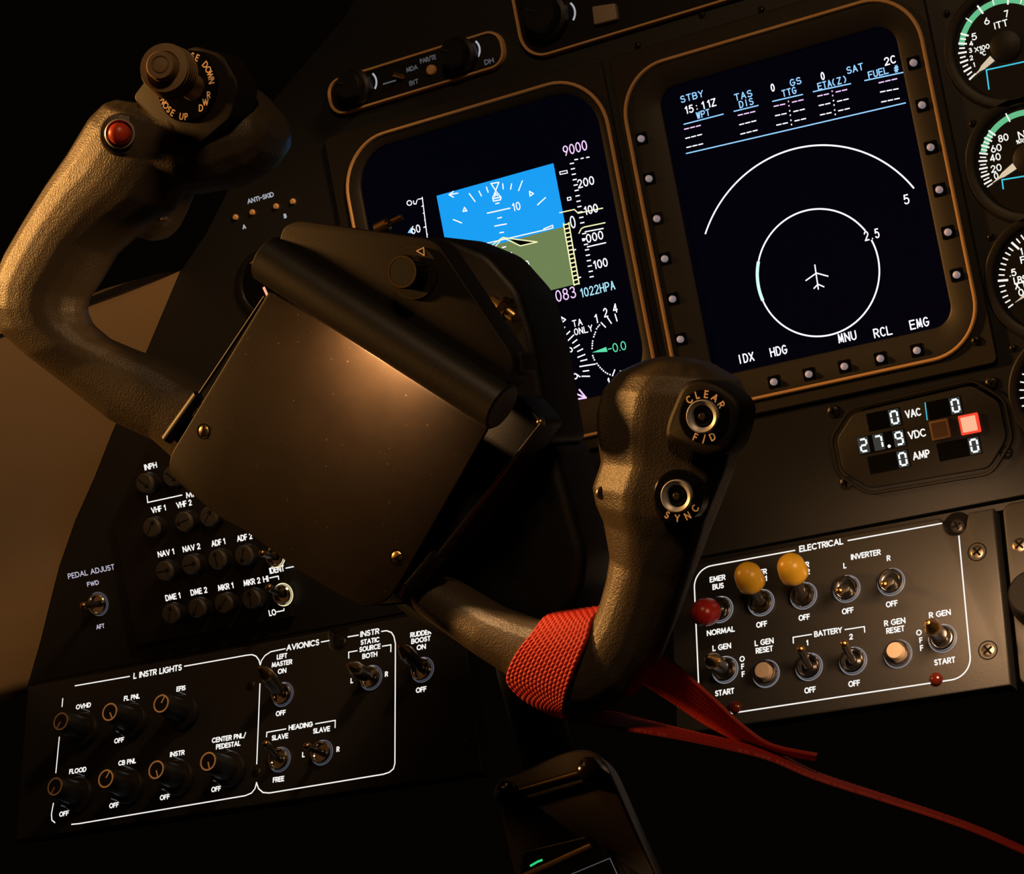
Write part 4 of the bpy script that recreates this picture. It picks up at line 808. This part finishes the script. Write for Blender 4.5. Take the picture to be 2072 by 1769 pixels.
def grip_button(c, h, words):
    x, y = YK.p(*c, h + 1); 
    b = MB().lathe(YK.w(x, y, h), YK.n, [(8.8, -5), (8.8, .3), (8.2, .8), (5.2, .8), (5.2, .2)], 48).build('button_surround', 'blackgloss', yk)
    MB().lathe(YK.w(x, y, h), YK.n, [(5.5, -1), (5.5, 2.2), (5.1, 2.7), (4.9, 2.4), (3.9, 2.0), (3.5, 1.4), (3.4, .2), (.01, .1)], 48).build('button_ring', 'satin', b)
    MB().lathe(YK.w(x, y, h), YK.n, [(3.1, 0), (3.1, 1.4), (2.7, 2.0), (1.5, 2.0), (1.4, 1.6), (.01, 1.6)], 36).build('button_cap', 'blackgloss', b)
    MB().lathe(YK.w(x, y, h), YK.n, [(1.2, 1.5), (1.2, 2.2), (.9, 2.5), (.01, 2.5)], 20).build('button_pin', 'steel', b)
    for t_, am, sp, inw in words: arc_text(yk, YK, t_, (x, y), 7.3, am, sp, 2.6, .48, h + .95, inward=inw)
grip_button((1423, 843), 28.6, [('CLEAR', 70, 100, False), ('F/D', -100, 48, True)])
grip_button((1371, 1004), 24.6, [('SYNC', -88, 88, True)])
MB().lathe(K(1221, 998, 16), (K(1219, 998, 26) - K(1225, 998, 16)), [(2.4, -2), (2.4, 1.6), (1.9, 2.2), (.8, 2.2), (.01, 1.2)], 20).build('screw', 'steel', yk)
# hub, column head and column
hub = MB().prism(YK, rpoly(PX(YK, [(880, 490), (962, 485), (1048, 520), (1110, 590), (1140, 685), (1168, 850), (1176, 890), (1060, 960), (760, 1000), (640, 800), (700, 560)], -40), 4), -44, -14, 3).build('hub_cover', 'hub', yk)
MB().prism(YK, rpoly(PX(YK, [(1110, 900), (1177, 888), (1206, 990), (1240, 1110), (1232, 1180), (1190, 1260), (1080, 1330), (915, 1262), (845, 1200), (720, 1000), (760, 900)], -44), 5), -48, -18, 4).build('column_head', 'hub', yk)
MB().tube([K(1040, 1180, -36), K(1065, 1350, -80), K(1095, 1480, -130), K(1120, 1570, -165), K(1150, 1750, -180), K(1200, 2300, -190), K(1290, 3300, -200)], [13, 12, 11.5, 11.5, 11.5, 11.5, 11.5], 32).build('column_tube', 'hub', yk)
b0, b1 = K(1008, 616, -11), K(1066, 660, -7); bd = (b1 - b0).normalized()
MB().lathe(b0, bd, [(4.6, 2.5), (4.6, 3.6)], 28).lathe(b0, bd, [(3.6, 3.6), (3.6, 6.2)], 6).lathe(b0, bd, [(2.4, -3), (2.4, 9.6), (2.0, 10.2)], 20).build('bolt', 'brass', yk)

# ------------------------------------------------------------------ chart holder on the hub
ch = thing('chart_holder', K(700, 1000, -14), 'brown metal chart clip board with its own tube light, fixed over the yoke hub', 'clipboard')
MB().prism(YK, rpoly(PX(YK, [(560, 610), (1010, 800), (1050, 800), (1098, 855), (880, 1150), (830, 1222), (760, 1228), (420, 980), (395, 900)], 4), 3), -14, 4, 1).build('back_plate', 'hub', ch)
PO = [(545, 588), (990, 862), (803, 1189), (782, 1216), (742, 1230), (694, 1209), (600, 1152), (500, 1077), (442, 1046), (348, 966), (341, 942), (347, 918)]
face = MB().prism(YK, rpoly(PX(YK, PO, 14), [2, 2, 3, 3, 3, 4, 4, 3, 4, 3, 3, 3]), 12.8, 14, .35).build('clip_plate', 'plate', ch)
for c, a in (((412, 873), 62), ((803, 1128), 15)):
    x, y = YK.p(*c, 14); MB().stroke(YK, circ(x, y, 2.75, 28), .35, 14.05, True).build('screw_seat', 'blackgloss', ch, smooth=0); screw(ch, YK, x, y, 13.2, 2.45, 'brass', False, a)
t0, t1 = K(553, 530, 25), K(1012, 822, 25); td = (t1 - t0).normalized(); TL = (t1 - t0).length; TR = 8.7
ns = 40; tv = Vector((-td.z, 0, td.x)); 
if tv.z > 0: tv = -tv                                             # points to the plate side (down)
def tpt(r, a): return tv * (r * math.cos(a)) + YK.n * (r * math.sin(a))
def tube_shell(f0, f1, a0, a1, ro, ri):
    n = 30; rings = []
    for k in range(n + 1):
        a = a0 + (a1 - a0) * k / n; p, q = tpt(ro, a), tpt(ri, a); s0, s1 = t0 + td * (TL * f0), t0 + td * (TL * f1)
        rings.append([s0 + p, s1 + p, s1 + q, s0 + q])
    return MB().loft(rings)
mb = tube_shell(-.02, .235, 0, 2 * math.pi, TR, TR - 1.1); mb2 = tube_shell(.235, .765, math.radians(18), math.radians(292), TR, TR - 1.1); mb3 = tube_shell(.765, 1.0, 0, 2 * math.pi, TR, TR - 1.1)
mb.add(mb2.v, mb2.f).add(mb3.v, mb3.f).build('light_tube', 'black', ch)
for f, nm in ((-.02, 0), (1.0, 1)):
    c = t0 + td * TL * f; MB().lathe(c, td * (1 if nm else -1), [(TR, -.2), (TR, .5), (TR - .8, 1.2), (.01, 1.3)], 40).build('tube_cap', 'black', ch)
lc = t0 + td * TL * .5
bulb = MB().cyl(lc - td * 13, lc + td * 13, 1.3).build('lamp', em('warm_filament', (1, .5, .16), 3.0), ch)
la = area('map_lamp', lc + tv * 2.2, lc + tv * 30 - YK.n * 14, 10, .22, (1, .54, .22)); la.data.shape = 'RECTANGLE'; la.data.size = 30 * MM; la.data.size_y = 3 * MM
zz = la.matrix_basis.to_3x3()
fz = -(tv * 30 - YK.n * 14).normalized(); fx = td.normalized(); fy = fz.cross(fx)
la.rotation_euler = Matrix((fx, fy, fz)).transposed().to_euler()
HO = [(568, 474), (576, 457), (604, 446), (868, 484), (886, 494), (1034, 716), (1041, 744), (1030, 772), (1000, 800), (560, 520)]
MB().prism(YK, rpoly(PX(YK, HO, 27), [2, 2, 3, 3, 3, 3, 3, 2, 2, 2]), 14, 27, .5).build('housing', 'yoke_smooth', ch)
kx, ky = YK.p(838, 552, 27.5)
kb = MB().lathe(YK.w(kx, ky, 27), YK.n, [(9.3, 0), (9.3, .7), (9.0, 1.0), (.01, 1.0)], 56).build('dimmer_dial', 'yoke_smooth', ch)
n = 60; rk = []
for r_, h_ in ((5.9, 28), (5.9, 35.2), (5.6, 36.2)):
    rk.append([YK.w(kx + (r_ - (.45 if (k % 3 == 0 and h_ < 36) else 0)) * math.cos(2 * math.pi * k / n), ky + (r_ - (.45 if (k % 3 == 0 and h_ < 36) else 0)) * math.sin(2 * math.pi * k / n), h_) for k in range(n)])
kk = MB().loft(rk).build('dimmer_knob', 'black', ch)
MB().stroke(YK, circ(kx, ky, 5.3, 48), .5, 36.25, True).build('knob_edge', 'brass', kk, smooth=0)
MB().stroke(YK, circ(kx, ky, 9.05, 56), .25, 28.03, True).build('dial_edge', 'steel', kb, smooth=0)
tr = PX(YK, [(843, 508), (857, 501), (858, 517)], 28.2); MB().stroke(YK, tr, .4, 28.15, True).build('index_triangle', 'orangeletter', ch, smooth=0)
for a, b, c, nm in (((1095, 858), (886, 1124), (815, 1208), 'r'), ((536, 600), (402, 800), (338, 890), 'l')):
    hh = 8 if nm == 'r' else 6
    rod = MB().tube([K(*a, hh), K(*b, hh)], .65, 12).build('spring_rod', 'lever' if nm == 'r' else 'black', ch)
    MB().cyl(K(*b, hh), K(*c, hh), 2.9 if nm == 'r' else 2.3, None, 24).build('rod_sleeve', 'black', rod)
MB().prism(YK, rpoly(PX(YK, [(1030, 715), (1060, 712), (1064, 752), (1040, 770)], 20), 1), 12, 22, .6).build('catch', 'black', ch)
MB().lathe(K(776, 458, 16), K(790, 452, 16) - K(770, 462, 16), [(2.2, -3), (2.2, 2), (1.2, 2.2), (1.1, 8)], 20).build('pivot_pin', 'bronze', ch)
p_ = K(1094, 855, 6); MB().ball(p_, 1.6, (0, -1, 0)).build('rod_end', 'brass', ch)
p_ = K(813, 1180, 10); MB().cyl(p_, K(806, 1204, 10), 2.0, None, 16).build('rod_end', 'steel', ch)

# ------------------------------------------------------------------ red strap
sp = thing('red_strap', K(1090, 1440, 0), 'woven red strap looped round the lower right arm of the yoke', 'strap')
def bez(P, t):
    # piecewise Catmull-Rom through P
    n = len(P) - 1; x = min(t * n, n - 1e-6); i = int(x); f = x - i
    p0, p1, p2, p3 = P[max(i - 1, 0)], P[i], P[i + 1], P[min(i + 2, n)]
    return .5 * ((2 * p1) + (p2 - p0) * f + (2 * p0 - 5 * p1 + 4 * p2 - p3) * f * f + (3 * p1 - p0 - 3 * p2 + p3) * f ** 3)
def ribbon(A, B, nu, nv, cu, cv, amp, thick=1.1):
    g = [[None] * (nu + 1) for _ in range(nv + 1)]; pa = [bez(A, j / nv) for j in range(nv + 1)]; pb = [bez(B, j / nv) for j in range(nv + 1)]
    for j in range(nv + 1):
        for i in range(nu + 1): g[j][i] = pa[j].lerp(pb[j], i / nu)
    top, bot = [], []
    for j in range(nv + 1):
        for i in range(nu + 1):
            du = g[j][min(i + 1, nu)] - g[j][max(i - 1, 0)]; dw = g[min(j + 1, nv)][i] - g[max(j - 1, 0)][i]; n_ = du.cross(dw)
            n_ = n_.normalized() if n_.length > 1e-9 else YK.n
            if n_.dot(CAM - g[j][i]) < 0: n_ = -n_
            u, v = i / nu * cu, j / nv * cv; v += .5 * (int(u) % 2)
            hh = amp * (abs(math.sin(math.pi * u)) ** .6) * (abs(math.sin(math.pi * v)) ** .6)
            top.append(g[j][i] + n_ * hh); bot.append(g[j][i] - n_ * thick)
    N = len(top); w_ = nu + 1; fs = []
    for j in range(nv):
        for i in range(nu):
            a = j * w_ + i; fs += [(a, a + 1, a + w_ + 1, a + w_), (N + a, N + a + w_, N + a + w_ + 1, N + a + 1)]
    for j in range(nv): a = j * w_; fs += [(a, a + w_, N + a + w_, N + a), (a + nu, N + a + nu, N + a + nu + w_, a + nu + w_)]
    for i in range(nu): a = i; b_ = nv * w_ + i; fs += [(a, N + a, N + a + 1, a + 1), (b_, b_ + 1, N + b_ + 1, N + b_)]
    return MB().add(top + bot, fs)
A = [K(1125, 1240, -8), K(1100, 1250, 5), K(1075, 1282, 11.5), K(1048, 1316, 14), K(1030, 1350, 14), K(1025, 1380, 13), K(1048, 1408, 12), K(1082, 1430, 11), K(1120, 1448, 8)]
B = [K(1230, 1225, 0), K(1199, 1250, 12), K(1187, 1290, 17.5), K(1170, 1332, 20), K(1154, 1374, 20), K(1143, 1410, 18.5), K(1139, 1436, 16), K(1144, 1453, 11)]
ribbon(A, B, 96, 200, 16, 26, .55).build('loop', 'strap', sp, smooth=70)
A = [K(1100, 1438, 7), K(1140, 1453, 5), K(1200, 1464, 1), K(1310, 1480, 0), K(1420, 1500, -2), K(1550, 1531, -4), K(1650, 1572, -6), K(1780, 1614, -8), K(1910, 1656, -10), K(2000, 1690, -14), K(2100, 1735, -20)]
B = [K(1140, 1444, 8), K(1165, 1444, 2), K(1236, 1440, -12), K(1310, 1457, -18), K(1420, 1484, -22), K(1550, 1514, -22), K(1653, 1562, -22), K(1782, 1605, -22), K(1912, 1648, -22), K(2002, 1682, -24), K(2102, 1728, -28)]
ribbon(A, B, 40, 300, 7, 110, .3).build('tail', 'strap', sp, smooth=70)
A = [K(1250, 1270, -16), K(1330, 1318, -18), K(1390, 1368, -18), K(1445, 1418, -16), K(1500, 1470, -14), K(1560, 1510, -12), K(1652, 1530, -10)]
B = [K(1220, 1340, -20), K(1300, 1385, -24), K(1362, 1425, -26), K(1430, 1470, -26), K(1500, 1505, -24), K(1560, 1524, -20), K(1650, 1540, -14)]
ribbon(A, B, 40, 200, 8, 70, .3).build('tail', 'strap', sp, smooth=70)

# ------------------------------------------------------------------ rudder pedal and box at the bottom
PD = Plane((0, -230, -330), (1, 0, 0), (0, math.sin(math.radians(30)), math.cos(math.radians(30))))
pd = thing('rudder_pedal', PD.W(1160, 1700, -12), 'dark foot pedal with a polished cross bar at the bottom of the picture', 'pedal')
PP = [(1003, 1592), (1010, 1574), (1062, 1556), (1130, 1524), (1172, 1513), (1205, 1520), (1226, 1545), (1290, 1690), (1340, 1800), (1045, 1800), (1020, 1690)]
MB().prism(PD, rpoly(PX(PD, PP, 0), 4), -10, 0, 1.5).build('tread_plate', mat('pedal_paint', (.034, .023, .016), .35, bump=(500, .1, .0002)), pd)
q0, q1 = PD.W(1036, 1608, 4), PD.W(1192, 1562, 4)
MB().cyl(q0, q1, 1.9, None, 24).build('cross_bar', mat('worn_bar', (.22, .16, .09), .3, 1), pd)
for u, v in ((1030, 1610), (1198, 1562)):
    c = PD.W(u, v, 5); MB().lathe(c, PD.n, [(4.8, -5), (4.8, 3), (4.3, 4.4), (3, 5.2), (.01, 5.4)], 36).build('bar_boss', mat('polished_black', (.012, .010, .009), .12), pd)
bx = thing('trimmed_box', PD.W(1150, 1790, 4), 'glossy black box with a brown edge bar at the bottom edge', 'box')
MB().prism(PD, rpoly(PX(PD, [(1050, 1769), (1055, 1722), (1190, 1690), (1215, 1704), (1260, 1800), (1060, 1830)], 12), 2), 1, 12, .8).build('body', 'blackgloss', bx)
MB().tube([PD.W(1060, 1774, 13), PD.W(1196, 1712, 13)], 1.2, 12).build('edge_bar', mat('brown_edge', (.35, .2, .09), .35, .6), bx)
pxline(bx, PD, [(1150, 1772), (1234, 1737), (1250, 1772)], .35, 'tick', 12.1, 'edge_line')
pxline(bx, PD, [(1074, 1752), (1088, 1744), (1096, 1741)], .9, 'greenglint', 12.1, 'green_glint')  # glowing streak painted in place of a green reflection on the box
